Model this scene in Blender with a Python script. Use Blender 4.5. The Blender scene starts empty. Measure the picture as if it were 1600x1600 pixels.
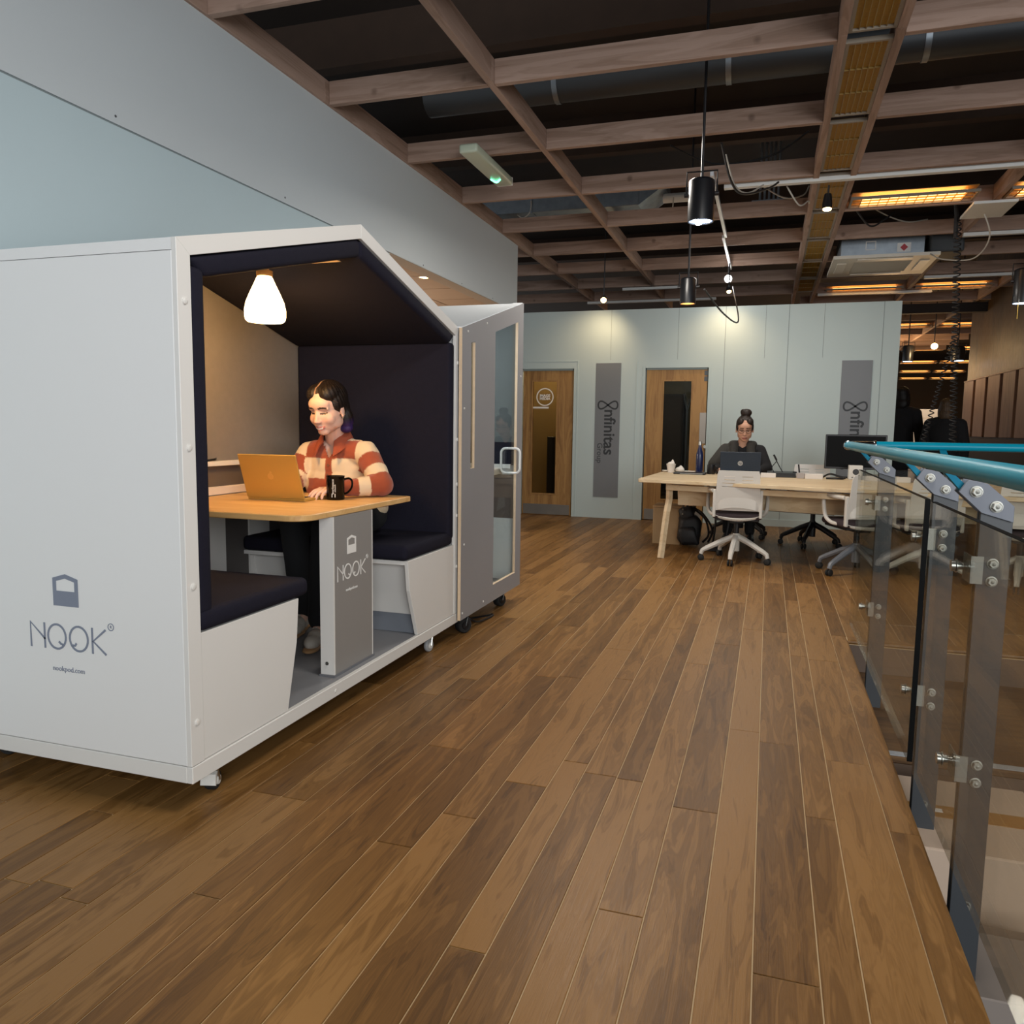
import bpy, bmesh, math, random
from mathutils import Vector, Matrix, Euler
C = bpy.context.scene.collection
SC = bpy.context.scene
rnd = random.Random(7)
PI = math.pi

# ------------------------------------------------------------------ camera
CAM_H = 1.25
cam_d = bpy.data.cameras.new('camera')
cam = bpy.data.objects.new('camera', cam_d)
C.objects.link(cam)
rt = Vector((0.30811269, -0.95124873, 0.01387187))
dn = Vector((-0.09811806, -0.04627751, -0.99409820))
fw = Vector((0.94627661, 0.30493319, -0.10759337))
cam.matrix_world = Matrix(((rt.x, -dn.x, -fw.x, 0), (rt.y, -dn.y, -fw.y, 0), (rt.z, -dn.z, -fw.z, CAM_H), (0, 0, 0, 1)))
cam_d.sensor_width = 36
cam_d.lens = 1232.87 / 1600 * 36
cam_d.clip_start = 0.05
cam_d.clip_end = 200
SC.camera = cam

# ------------------------------------------------------------------ world, exposure, large lights
w = bpy.data.worlds.new('world')
SC.world = w
w.use_nodes = True
bg = w.node_tree.nodes['Background']
bg.inputs['Color'].default_value = (0.92, 0.96, 1.0, 1)
bg.inputs['Strength'].default_value = 0.55
SC.view_settings.view_transform = 'Standard'
SC.view_settings.look = 'None'
SC.view_settings.gamma = 1
SC.view_settings.use_curve_mapping = False
SC.view_settings.exposure = 0.42
try:
    SC.cycles.use_denoising = True
    SC.cycles.max_bounces = 8
    SC.cycles.transparent_max_bounces = 12
    SC.cycles.sample_clamp_indirect = 6
except Exception:
    pass


def light(name, kind, loc, power, color, size=0.1, to=None, spot=60, blend=0.5, size_y=None):
    d = bpy.data.lights.new(name, kind)
    d.energy = power
    d.color = color
    if kind == 'AREA':
        d.size = size
        if size_y:
            d.shape = 'RECTANGLE'
            d.size_y = size_y
    elif kind in ('POINT', 'SPOT'):
        d.shadow_soft_size = size
    if kind == 'SPOT':
        d.spot_size = math.radians(spot)
        d.spot_blend = blend
    o = bpy.data.objects.new(name, d)
    C.objects.link(o)
    o.location = loc
    if to is not None:
        o.rotation_euler = (Vector(to) - Vector(loc)).to_track_quat('-Z', 'Y').to_euler()
    return o


WARM = (1.0, 0.72, 0.42)
COOL = (0.95, 0.975, 1.0)
NEUT = (1.0, 0.93, 0.84)
# daylight through the tall glazing behind the photographer, and added overhead fill without fittings
light('window_daylight', 'AREA', (-3.6, -3.4, 2.2), 300, COOL, 4.5, (4, 1.2, 1.0), size_y=3.0)
light('ceiling_fill_front', 'AREA', (2.2, -0.2, 3.2), 36, NEUT, 0.8, (2.2, -0.2, 0))
light('ceiling_fill_middle', 'AREA', (6.0, 1.1, 3.2), 42, NEUT, 0.8, (6.2, 0.7, 0))
light('ceiling_fill_desk', 'AREA', (8.9, 0.2, 3.2), 22, NEUT, 0.8, (8.9, 0.2, 0))


# ------------------------------------------------------------------ materials
def lin(h):
    if isinstance(h, str):
        h = h.lstrip('#')
        v = [int(h[i:i + 2], 16) / 255 for i in (0, 2, 4)]
    else:
        v = [x / 255 for x in h]
    return tuple((x / 12.92 if x <= 0.04045 else ((x + 0.055) / 1.055) ** 2.4) for x in v) + (1,)


MATS = {}


def mat(name, col, rough=0.5, metal=0.0, noise=0.0, nscale=8.0, bump=0.0, bscale=60.0, spec=0.5, emit=None, estr=0.0, trans=0.0, coat=0.0, sheen=0.0):
    if name in MATS:
        return MATS[name]
    m = bpy.data.materials.new(name)
    m.use_nodes = True
    nt = m.node_tree
    b = nt.nodes['Principled BSDF']
    c = lin(col) if not (isinstance(col, tuple) and len(col) == 4) else col
    b.inputs['Base Color'].default_value = c
    b.inputs['Roughness'].default_value = rough
    b.inputs['Metallic'].default_value = metal
    b.inputs['Specular IOR Level'].default_value = spec
    b.inputs['Transmission Weight'].default_value = trans
    b.inputs['Coat Weight'].default_value = coat
    b.inputs['Sheen Weight'].default_value = sheen
    if emit is not None:
        b.inputs['Emission Color'].default_value = lin(emit)
        b.inputs['Emission Strength'].default_value = estr
    tc = None
    if noise or bump:
        tc = nt.nodes.new('ShaderNodeTexCoord')
    if noise:
        n = nt.nodes.new('ShaderNodeTexNoise')
        n.inputs['Scale'].default_value = nscale
        n.inputs['Detail'].default_value = 5
        nt.links.new(tc.outputs['Object'], n.inputs['Vector'])
        mx = nt.nodes.new('ShaderNodeMix')
        mx.data_type = 'RGBA'
        lo = tuple(x * (1 - noise) for x in c[:3]) + (1,)
        hi = tuple(min(1, x * (1 + noise)) for x in c[:3]) + (1,)
        mx.inputs[6].default_value = lo
        mx.inputs[7].default_value = hi
        nt.links.new(n.outputs['Fac'], mx.inputs[0])
        nt.links.new(mx.outputs[2], b.inputs['Base Color'])
    if bump:
        n2 = nt.nodes.new('ShaderNodeTexNoise')
        n2.inputs['Scale'].default_value = bscale
        n2.inputs['Detail'].default_value = 3
        nt.links.new(tc.outputs['Object'], n2.inputs['Vector'])
        bp = nt.nodes.new('ShaderNodeBump')
        bp.inputs['Strength'].default_value = bump
        bp.inputs['Distance'].default_value = 0.004
        nt.links.new(n2.outputs['Fac'], bp.inputs['Height'])
        nt.links.new(bp.outputs['Normal'], b.inputs['Normal'])
    MATS[name] = m
    return m


def wood(name, cols, stretch=(1.2, 14, 14), rough=0.45, vary=0.25, scale=1.0, knots=False, fig=0.5, spec=0.4):
    """Grain runs along local X; every object gets its own shift and tone."""
    m = bpy.data.materials.new(name)
    m.use_nodes = True
    nt = m.node_tree
    L = nt.links.new
    b = nt.nodes['Principled BSDF']
    b.inputs['Specular IOR Level'].default_value = spec
    tc = nt.nodes.new('ShaderNodeTexCoord')
    oi = nt.nodes.new('ShaderNodeObjectInfo')
    sh = nt.nodes.new('ShaderNodeVectorMath')
    sh.operation = 'MULTIPLY_ADD'
    cmb = nt.nodes.new('ShaderNodeCombineXYZ')
    for i, k in enumerate((37.0, 11.0, 23.0)):
        mm = nt.nodes.new('ShaderNodeMath')
        mm.operation = 'MULTIPLY'
        mm.inputs[1].default_value = k
        L(oi.outputs['Random'], mm.inputs[0])
        L(mm.outputs[0], cmb.inputs[i])
    sh.inputs[1].default_value = (1, 1, 1)
    L(tc.outputs['Object'], sh.inputs[0])
    L(cmb.outputs[0], sh.inputs[2])
    mp = nt.nodes.new('ShaderNodeMapping')
    mp.inputs['Scale'].default_value = tuple(s * scale for s in stretch)
    L(sh.outputs[0], mp.inputs['Vector'])
    n1 = nt.nodes.new('ShaderNodeTexNoise')
    n1.inputs['Scale'].default_value = 1.0
    n1.inputs['Detail'].default_value = 3
    n1.inputs['Distortion'].default_value = 1.2
    L(mp.outputs[0], n1.inputs['Vector'])
    # cathedral figure: bands of the slow noise
    ml = nt.nodes.new('ShaderNodeMath')
    ml.operation = 'MULTIPLY'
    ml.inputs[1].default_value = 46
    L(n1.outputs['Fac'], ml.inputs[0])
    sn = nt.nodes.new('ShaderNodeMath')
    sn.operation = 'SINE'
    L(ml.outputs[0], sn.inputs[0])
    mp2 = nt.nodes.new('ShaderNodeMapping')
    mp2.inputs['Scale'].default_value = (stretch[0] * 5 * scale, stretch[1] * 16 * scale, stretch[2] * 16 * scale)
    L(sh.outputs[0], mp2.inputs['Vector'])
    n2 = nt.nodes.new('ShaderNodeTexNoise')
    n2.inputs['Scale'].default_value = 1.0
    n2.inputs['Detail'].default_value = 2
    L(mp2.outputs[0], n2.inputs['Vector'])
    a1 = nt.nodes.new('ShaderNodeMath')
    a1.operation = 'MULTIPLY_ADD'
    a1.inputs[1].default_value = 0.16 * fig
    L(sn.outputs[0], a1.inputs[0])
    L(n1.outputs['Fac'], a1.inputs[2])
    a2 = nt.nodes.new('ShaderNodeMath')
    a2.operation = 'MULTIPLY_ADD'
    a2.inputs[1].default_value = 0.5 * fig
    L(n2.outputs['Fac'], a2.inputs[0])
    L(a1.outputs[0], a2.inputs[2])
    a3 = nt.nodes.new('ShaderNodeMath')
    a3.operation = 'MULTIPLY_ADD'
    a3.inputs[1].default_value = vary
    L(oi.outputs['Random'], a3.inputs[0])
    L(a2.outputs[0], a3.inputs[2])
    cr = nt.nodes.new('ShaderNodeValToRGB')
    e = cr.color_ramp.elements
    lo, hi = 0.25 + 0.25 * fig, 0.75 + 0.25 * fig + vary
    e[0].position = lo * 0.8
    e[0].color = lin(cols[0])
    e[1].position = min(1, hi * 0.8)
    e[1].color = lin(cols[-1])
    for i, c in enumerate(cols[1:-1]):
        q = e.new(lo * 0.8 + (hi - lo) * 0.8 * (i + 1) / (len(cols) - 1))
        q.color = lin(c)
    L(a3.outputs[0], cr.inputs[0])
    out = cr.outputs[0]
    if knots:
        v = nt.nodes.new('ShaderNodeTexVoronoi')
        v.inputs['Scale'].default_value = 1.0
        mp3 = nt.nodes.new('ShaderNodeMapping')
        mp3.inputs['Scale'].default_value = (1.1, 4, 4)
        L(sh.outputs[0], mp3.inputs['Vector'])
        L(mp3.outputs[0], v.inputs['Vector'])
        r2 = nt.nodes.new('ShaderNodeValToRGB')
        r2.color_ramp.elements[0].position = 0.05
        r2.color_ramp.elements[0].color = (0.25, 0.2, 0.17, 1)
        r2.color_ramp.elements[1].position = 0.13
        r2.color_ramp.elements[1].color = (1, 1, 1, 1)
        L(v.outputs['Distance'], r2.inputs[0])
        mx = nt.nodes.new('ShaderNodeMix')
        mx.data_type = 'RGBA'
        mx.blend_type = 'MULTIPLY'
        mx.inputs[0].default_value = 0.6
        L(out, mx.inputs[6])
        L(r2.outputs[0], mx.inputs[7])
        out = mx.outputs[2]
    L(out, b.inputs['Base Color'])
    # sheen varies with the grain
    rr = nt.nodes.new('ShaderNodeMapRange')
    rr.inputs['To Min'].default_value = rough - 0.08
    rr.inputs['To Max'].default_value = rough + 0.12
    L(n2.outputs['Fac'], rr.inputs['Value'])
    L(rr.outputs[0], b.inputs['Roughness'])
    bp = nt.nodes.new('ShaderNodeBump')
    bp.inputs['Strength'].default_value = 0.15
    bp.inputs['Distance'].default_value = 0.002
    L(n2.outputs['Fac'], bp.inputs['Height'])
    L(bp.outputs['Normal'], b.inputs['Normal'])
    MATS[name] = m
    return m


def glass(name, tint=(0.86, 0.88, 0.85), rough=0.02, refl=1.0):
    m = bpy.data.materials.new(name)
    m.use_nodes = True
    nt = m.node_tree
    nt.nodes.remove(nt.nodes['Principled BSDF'])
    out = nt.nodes['Material Output']
    tr = nt.nodes.new('ShaderNodeBsdfTransparent')
    tr.inputs[0].default_value = tint + (1,)
    gl = nt.nodes.new('ShaderNodeBsdfGlossy')
    gl.inputs['Roughness'].default_value = rough
    fr = nt.nodes.new('ShaderNodeFresnel')
    fr.inputs['IOR'].default_value = 1.45
    mu = nt.nodes.new('ShaderNodeMath')
    mu.operation = 'MULTIPLY'
    mu.inputs[1].default_value = refl
    nt.links.new(fr.outputs[0], mu.inputs[0])
    mx = nt.nodes.new('ShaderNodeMixShader')
    nt.links.new(mu.outputs[0], mx.inputs[0])
    nt.links.new(tr.outputs[0], mx.inputs[1])
    nt.links.new(gl.outputs[0], mx.inputs[2])
    nt.links.new(mx.outputs[0], out.inputs[0])
    MATS[name] = m
    return m


def vcol_mat(name, rough=0.6, bump=0.0, bscale=300, sheen=0.0, sss=0.0):
    m = bpy.data.materials.new(name)
    m.use_nodes = True
    nt = m.node_tree
    b = nt.nodes['Principled BSDF']
    at = nt.nodes.new('ShaderNodeAttribute')
    at.attribute_name = 'Col'
    nt.links.new(at.outputs['Color'], b.inputs['Base Color'])
    b.inputs['Roughness'].default_value = rough
    b.inputs['Sheen Weight'].default_value = sheen
    b.inputs['Specular IOR Level'].default_value = 0.35
    if sss:
        b.inputs['Subsurface Weight'].default_value = sss
        b.inputs['Subsurface Radius'].default_value = (0.01, 0.004, 0.002)
    if bump:
        tc = nt.nodes.new('ShaderNodeTexCoord')
        n = nt.nodes.new('ShaderNodeTexNoise')
        n.inputs['Scale'].default_value = bscale
        nt.links.new(tc.outputs['Object'], n.inputs['Vector'])
        bp = nt.nodes.new('ShaderNodeBump')
        bp.inputs['Strength'].default_value = bump
        bp.inputs['Distance'].default_value = 0.004
        nt.links.new(n.outputs['Fac'], bp.inputs['Height'])
        nt.links.new(bp.outputs['Normal'], b.inputs['Normal'])
    return m


W_LAM = mat('white_laminate', '#dcdad6', 0.42, noise=0.02, nscale=3)
W_SIDE = mat('white_laminate_side', '#e3e3e2', 0.45, noise=0.015, nscale=2)
GREY_LAM = mat('grey_laminate', '#8a8784', 0.45, noise=0.03, nscale=3)
GREY_BOARD = mat('grey_board', '#8c8b8d', 0.5, noise=0.03, nscale=4)
GREY_FLOOR = mat('grey_vinyl', '#85868a', 0.45, noise=0.06, nscale=9)
NAVY = mat('navy_fabric', '#1f1e29', 0.9, noise=0.12, nscale=40, bump=0.5, bscale=420, spec=0.12)
TAUPE = mat('taupe_fabric', '#7b746d', 0.95, noise=0.08, nscale=30, bump=0.4, bscale=380)
PLY = mat('plywood_edge', '#d8bfa0', 0.6, noise=0.12, nscale=30)
TEAL = mat('teal_paint', '#0a8ba6', 0.3, noise=0.05, nscale=6, spec=0.2)
TEALM = mat('teal_paint_flat', '#08708c', 0.6, spec=0.2)
POSTGREY = mat('grey_post_paint', '#34373a', 0.45, noise=0.04, nscale=9)
STEEL = mat('brushed_steel', '#b9bab5', 0.32, metal=1.0)
CHROME = mat('chrome', '#dfe2e6', 0.1, metal=1.0)
GALV = mat('galvanised_steel', '#8d959c', 0.42, metal=0.85, noise=0.25, nscale=14)
BLACK = mat('black_plastic', '#17171a', 0.4)
BLACKM = mat('black_metal', '#15161a', 0.35, coat=0.2)
RUBBER = mat('black_rubber', '#1a1a1b', 0.7)
WPLAST = mat('white_plastic', '#d9d7d2', 0.4)
WPAINT = mat('white_paint', '#d4d5d2', 0.5)
PALE = mat('pale_green_wall', '#bccac9', 0.75, noise=0.02, nscale=2, bump=0.08, bscale=160)
PALE_L = mat('pale_blue_wall', '#b6c7cc', 0.75, noise=0.02, nscale=2, bump=0.08, bscale=160)
PALE_U = mat('pale_grey_bulkhead', '#c0c7ca', 0.75, noise=0.02, nscale=2, bump=0.08, bscale=160)
DARKDECK = mat('dark_roof_deck', '#2a2320', 0.9, noise=0.3, nscale=3)
SLATE = mat('logo_slate', '#7d8494', 0.55)
LOGO_W = mat('logo_white', '#e6e4e0', 0.55)
LOGO_D = mat('logo_dark', '#2c3034', 0.55)
LOGO_M = mat('logo_mid_grey', '#51565a', 0.55)
SIGN = mat('sign_grey', '#75797d', 0.5, noise=0.03, nscale=3)
CLEAR = glass('clear_glass', (0.90, 0.90, 0.865), refl=0.36)
BOOTHGL = glass('booth_glass', (0.92, 0.95, 0.95), refl=0.12)
DOORGL = glass('door_glass', (0.78, 0.76, 0.70), refl=0.4)
FLOORW = wood('floor_oak', ['#3f2811', '#61421f', '#77542b', '#8e683b'], stretch=(2.2, 20, 20), rough=0.4, vary=0.46, fig=0.4, spec=0.28)
JOISTW = wood('joist_pine', ['#755e4f', '#927868', '#a98f80'], stretch=(0.9, 12, 12), rough=0.7, vary=0.18, knots=True, fig=0.35)
JOISTV = wood('joist_pine_cross', ['#755e4f', '#927868', '#a98f80'], stretch=(12, 0.9, 12), rough=0.7, vary=0.18, knots=True, fig=0.3)
DESKW = wood('desk_birch', ['#b59d7c', '#cdb591', '#dac6a5'], stretch=(10, 0.9, 10), rough=0.5, vary=0.05, fig=0.25)
TABLEW = wood('table_beech', ['#b98a52', '#cc9f64', '#d9b077'], stretch=(8, 0.8, 8), rough=0.42, vary=0.0, fig=0.3)
DOORW = wood('door_oak', ['#7b5630', '#936c3f', '#a9814d'], stretch=(8, 8, 0.9), rough=0.5, vary=0.1, fig=0.5)
CLADW = wood('cladding_walnut', ['#5a4030', '#7c5a44', '#94705a'], stretch=(6, 6, 0.8), rough=0.55, vary=0.35, fig=0.5)
DARKW = wood('dark_wall_wood', ['#1b1208', '#33230f', '#463216'], stretch=(4, 4, 0.6), rough=0.5, vary=0.2, fig=0.5)


# ------------------------------------------------------------------ mesh building
class MB:
    def __init__(self):
        self.bm = bmesh.new()

    def box(self, lo, hi, bev=0.0, seg=1, rot=None, about=None):
        lo, hi = Vector(lo), Vector(hi)
        c = (lo + hi) / 2
        d = hi - lo
        g = bmesh.ops.create_cube(self.bm, size=1)
        vs = g['verts']
        for v in vs:
            v.co = Vector((v.co.x * d.x, v.co.y * d.y, v.co.z * d.z)) + c
        if bev:
            es = list({e for v in vs for e in v.link_edges})
            r = bmesh.ops.bevel(self.bm, geom=es, offset=bev, segments=seg, profile=0.5, affect='EDGES')
            vs = list({v for f in r['faces'] for v in f.verts} | {v for v in vs if v.is_valid})
        if rot is not None:
            a = Vector(about) if about is not None else c
            M = rot.to_matrix() if hasattr(rot, 'to_matrix') else rot
            for v in vs:
                v.co = M @ (v.co - a) + a
        return self

    def prism(self, pts, axis, a, b, bev=0.0, seg=1):
        """polygon pts extruded along axis from a to b; pts are the two other coordinates in x,y,z order"""
        def P(u, v, t):
            return {0: (t, u, v), 1: (u, t, v), 2: (u, v, t)}[axis]
        n = len(pts)
        A = [self.bm.verts.new(P(u, v, a)) for u, v in pts]
        B = [self.bm.verts.new(P(u, v, b)) for u, v in pts]
        fs = [self.bm.faces.new(A), self.bm.faces.new(B[::-1])]
        for i in range(n):
            j = (i + 1) % n
            fs.append(self.bm.faces.new((A[j], A[i], B[i], B[j])))
        bmesh.ops.recalc_face_normals(self.bm, faces=fs)
        if bev:
            es = list({e for f in fs for e in f.edges})
            bmesh.ops.bevel(self.bm, geom=es, offset=bev, segments=seg, profile=0.5, affect='EDGES')
        return self

    def ring(self, outer, inner, axis, a, b):
        """frame between two polygons with equal vertex counts"""
        n = len(outer)
        for i in range(n):
            j = (i + 1) % n
            self.prism([outer[i], outer[j], inner[j], inner[i]], axis, a, b)
        return self

    def tube(self, pts, r, n=8, close=False, r2=None):
        pts = [Vector(p) for p in pts]
        m = len(pts)
        rings = []
        up = None
        for i, p in enumerate(pts):
            if close:
                t = (pts[(i + 1) % m] - pts[i - 1]).normalized()
            else:
                t = (pts[min(i + 1, m - 1)] - pts[max(i - 1, 0)]).normalized()
            if up is None:
                a = Vector((0, 0, 1)) if abs(t.z) < 0.9 else Vector((1, 0, 0))
                up = (a - t * a.dot(t)).normalized()
            else:
                up = (up - t * up.dot(t))
                up = up.normalized() if up.length > 1e-6 else t.orthogonal().normalized()
            s = t.cross(up)
            rr = r if r2 is None else r + (r2 - r) * i / (m - 1)
            rings.append([self.bm.verts.new(p + (up * math.cos(2 * PI * k / n) + s * math.sin(2 * PI * k / n)) * rr) for k in range(n)])
        fs = []
        for i in range(m if close else m - 1):
            A, B = rings[i], rings[(i + 1) % m]
            for k in range(n):
                fs.append(self.bm.faces.new((A[k], A[(k + 1) % n], B[(k + 1) % n], B[k])))
        if not close:
            fs.append(self.bm.faces.new(rings[0][::-1]))
            fs.append(self.bm.faces.new(rings[-1]))
        bmesh.ops.recalc_face_normals(self.bm, faces=fs)
        return self

    def cyl(self, a, b, r, n=16, r2=None):
        return self.tube([a, b], r, n, r2=r2)

    def lathe(self, prof, o, n=24, axis=(0, 0, 1)):
        """prof: (radius, height) pairs about axis from o"""
        o = Vector(o)
        ax = Vector(axis).normalized()
        u = ax.orthogonal().normalized()
        v = ax.cross(u)
        rings = []
        for r, h in prof:
            if r < 1e-5:
                rings.append([self.bm.verts.new(o + ax * h)])
            else:
                rings.append([self.bm.verts.new(o + ax * h + (u * math.cos(2 * PI * k / n) + v * math.sin(2 * PI * k / n)) * r) for k in range(n)])
        fs = []
        for A, B in zip(rings, rings[1:]):
            for k in range(n):
                q = [A[k % len(A)], A[(k + 1) % len(A)], B[(k + 1) % len(B)], B[k % len(B)]]
                q = list(dict.fromkeys(q))
                if len(q) > 2:
                    fs.append(self.bm.faces.new(q))
        for R_ in (rings[0], rings[-1]):
            if len(R_) > 2:
                fs.append(self.bm.faces.new(R_))
        bmesh.ops.recalc_face_normals(self.bm, faces=fs)
        return self

    def ell(self, c, r, M=None, n=16):
        g = bmesh.ops.create_uvsphere(self.bm, u_segments=n, v_segments=max(6, n // 2 + 2), radius=1)
        c = Vector(c)
        for v in g['verts']:
            p = Vector((v.co.x * r[0], v.co.y * r[1], v.co.z * r[2]))
            v.co = c + (M @ p if M is not None else p)
        return self

    def cap(self, a, ra, b, rb, n=14):
        """tapered capsule"""
        a, b = Vector(a), Vector(b)
        ax = b - a
        L = ax.length
        prof = [(0, -ra)] + [(ra * math.cos(t), ra * math.sin(t)) for t in [-PI / 2 + PI / 2 * k / 4 for k in (1, 2, 3)]]
        prof += [(ra, 0), (rb, L)] + [(rb * math.cos(t), L + rb * math.sin(t)) for t in [PI / 2 * k / 4 for k in (1, 2, 3)]] + [(0, L + rb)]
        return self.lathe(prof, a, n, ax if L > 1e-6 else (0, 0, 1))

    def bend_quad(self, pts):
        vs = [self.bm.verts.new(p) for p in pts]
        self.bm.faces.new(vs)
        return self

    def mesh(self, name):
        me = bpy.data.meshes.new(name)
        self.bm.to_mesh(me)
        self.bm.free()
        return me


def smooth(me, angle=40):
    for p in me.polygons:
        p.use_smooth = True
    try:
        me.set_sharp_from_angle(angle=math.radians(angle))
    except Exception:
        pass


def obj(name, mb, m, parent=None, sm=False, label=None, kind=None):
    me = mb.mesh(name) if isinstance(mb, MB) else mb
    if sm:
        smooth(me, 40 if sm is True else sm)
    if m is not None:
        me.materials.clear()
        me.materials.append(m)
    o = bpy.data.objects.new(name, me)
    C.objects.link(o)
    if parent is not None:
        o.parent = parent
        o.matrix_parent_inverse = world_of(parent).inverted()
    if label:
        o['label'] = label
    if kind:
        o['kind'] = kind
    return o


def world_of(o):
    M = o.matrix_basis.copy()
    if o.parent is not None:
        M = world_of(o.parent) @ o.matrix_parent_inverse @ M
    return M


def thing(name, label, cat, loc=(0, 0, 0), rz=0.0, group=None):
    o = bpy.data.objects.new(name, None)
    o.empty_display_size = 0.1
    C.objects.link(o)
    o.location = loc
    o.rotation_euler = (0, 0, rz)
    o['label'] = label
    o['category'] = cat
    if group:
        o['group'] = group
    return o


def tag(o, label, cat, group=None):
    o['label'] = label
    o['category'] = cat
    if group:
        o['group'] = group
    return o


def dup(root, loc, rz, label, group=None):
    r = root.copy()
    C.objects.link(r)
    r.location = loc
    r.rotation_euler = (0, 0, rz)
    r['label'] = label
    if group:
        r['group'] = group
    for ch in list(root.children):
        c = ch.copy()
        C.objects.link(c)
        c.parent = r
        for g in list(ch.children):
            d = g.copy()
            C.objects.link(d)
            d.parent = c
    return r


def B(lo, hi, bev=0.0, seg=1):
    return MB().box(lo, hi, bev, seg)


def text(name, s, o, ux, uy, size, m, parent, ext=0.0008, align='CENTER', label=None, bold=0.0):
    cu = bpy.data.curves.new(name, 'FONT')
    cu.body = s
    cu.size = size
    cu.align_x = align
    cu.align_y = 'CENTER'
    cu.extrude = ext
    cu.offset = bold
    cu.resolution_u = 3
    t = bpy.data.objects.new(name, cu)
    C.objects.link(t)
    me = bpy.data.meshes.new_from_object(t)
    bpy.data.objects.remove(t)
    bpy.data.curves.remove(cu)
    ux, uy = Vector(ux).normalized(), Vector(uy).normalized()
    uz = ux.cross(uy)
    o = Vector(o)
    for v in me.vertices:
        v.co = o + ux * v.co.x + uy * v.co.y + uz * v.co.z
    return obj(name, me, m, parent, label=label)


def stroke(name, paths, o, ux, uy, width, m, parent, th=0.0012):
    """flat round-ended strokes in the plane (ux, uy)"""
    ux, uy = Vector(ux).normalized(), Vector(uy).normalized()
    uz = ux.cross(uy)
    o = Vector(o)
    mb = MB()
    h = width / 2
    for p in paths:
        closed = p[0] == p[-1] and len(p) > 2
        pts = [Vector((a, b)) for a, b in (p[:-1] if closed else p)]
        n = len(pts)
        Lf, Rf = [], []
        for i in range(n):
            if closed:
                t = pts[(i + 1) % n] - pts[i - 1]
            else:
                t = pts[min(i + 1, n - 1)] - pts[max(i - 1, 0)]
            t.normalize()
            nn = Vector((-t.y, t.x))
            q = pts[i].copy()
            if not closed and i == 0:
                q -= t * h * 0.6
            if not closed and i == n - 1:
                q += t * h * 0.6
            Lf.append(q + nn * h)
            Rf.append(q - nn * h)
        for i in range(n if closed else n - 1):
            j = (i + 1) % n
            lo = [o + ux * a.x + uy * a.y for a in (Lf[i], Lf[j], Rf[j], Rf[i])]
            vs0 = [mb.bm.verts.new(x) for x in lo]
            vs1 = [mb.bm.verts.new(x + uz * th) for x in lo]
            f = [mb.bm.faces.new(vs1), mb.bm.faces.new(vs0[::-1])]
            for k in range(4):
                f.append(mb.bm.faces.new((vs0[k], vs0[(k + 1) % 4], vs1[(k + 1) % 4], vs1[k])))
            bmesh.ops.recalc_face_normals(mb.bm, faces=f)
    return obj(name, mb, m, parent)


def arc(cx, cy, rx, ry, a0, a1, n=24):
    return [(cx + rx * math.cos(a0 + (a1 - a0) * k / n), cy + ry * math.sin(a0 + (a1 - a0) * k / n)) for k in range(n + 1)]


def circle(cx, cy, rx, ry, n=28):
    p = arc(cx, cy, rx, ry, 0, 2 * PI, n)
    p[-1] = p[0]
    return p


def catmull(pts, n=6):
    pts = [Vector(p) for p in pts]
    out = []
    for i in range(len(pts) - 1):
        p0, p1, p2, p3 = pts[max(i - 1, 0)], pts[i], pts[i + 1], pts[min(i + 2, len(pts) - 1)]
        for k in range(n):
            t = k / n
            out.append(0.5 * ((2 * p1) + (p2 - p0) * t + (2 * p0 - 5 * p1 + 4 * p2 - p3) * t * t + (3 * p1 - p0 - 3 * p2 + p3) * t ** 3))
    out.append(pts[-1])
    return out

# ================================================================== SETTING
XB = 10.81        # face of the back partition
YL = 2.90         # face of the left wall
VX, VY = 5.05, -0.51   # corner of the stair well

# ---- floor: sub-floor with the stair well left open, boards laid on it
SUBF = mat('floor_gap_glint', '#c2a882', 0.6)  # pale tone stands for light reflected along the board seams
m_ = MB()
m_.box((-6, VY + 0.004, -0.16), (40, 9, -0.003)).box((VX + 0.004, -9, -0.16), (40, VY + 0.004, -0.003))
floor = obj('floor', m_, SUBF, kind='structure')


def plank(x0, x1, y0, y1):
    g = 0.0019
    mb = MB().box((x0 + g, y0 + g, -0.012), (x1 - g, y1 - g, 0.0), 0.0011)
    return obj('plank', mb, FLOORW, floor)


edgesA = [-0.42, -0.264, -0.17, -0.021, 0.1, 0.248, 0.368, 0.463, 0.584, 0.681, 0.833]
while edgesA[-1] < 3.42:
    edgesA.append(edgesA[-1] + rnd.choice((0.095, 0.12, 0.12, 0.15)))
for a, b in zip(edgesA, edgesA[1:]):
    x = 1.0 - rnd.random() * 1.2
    while x < XB:
        n = x + rnd.uniform(0.95, 2.5)
        if n > XB - 0.6:
            n = XB + 0.1
        if n > 0.9:
            plank(max(x, 0.8), n, a, b)
        x = n
plank(VX + 0.08, 7.4, VY, -0.42)
plank(7.4, 9.3, VY, -0.42)
plank(9.3, XB + 0.1, VY, -0.42)
edgesB = [VY]
while edgesB[-1] > -3.5:
    edgesB.append(edgesB[-1] - rnd.choice((0.12, 0.15, 0.15)))
for b, a in zip(edgesB, edgesB[1:]):
    x = VX + 0.08
    while x < XB:
        n = x + rnd.uniform(1.2, 2.6)
        if n > XB - 0.8:
            n = XB + 0.1
        plank(x, n, a, b)
        x = n
# boards out of reach of the eye: the corridor and the strip behind the photographer
m_ = MB()
for k in range(26):
    m_.box((XB + 0.11, -3.6 + k * 0.14, -0.012), (38, -3.6 + k * 0.14 + 0.137, 0))
for k in range(28):
    m_.box((-6, VY + k * 0.14, -0.012), (0.79, VY + k * 0.14 + 0.137, 0))
for k in range(36):
    m_.box((5.8, 3.45 + k * 0.14, -0.012), (12, 3.45 + k * 0.14 + 0.137, 0))
obj('far_boards', m_, FLOORW, floor, kind='stuff')
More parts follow.
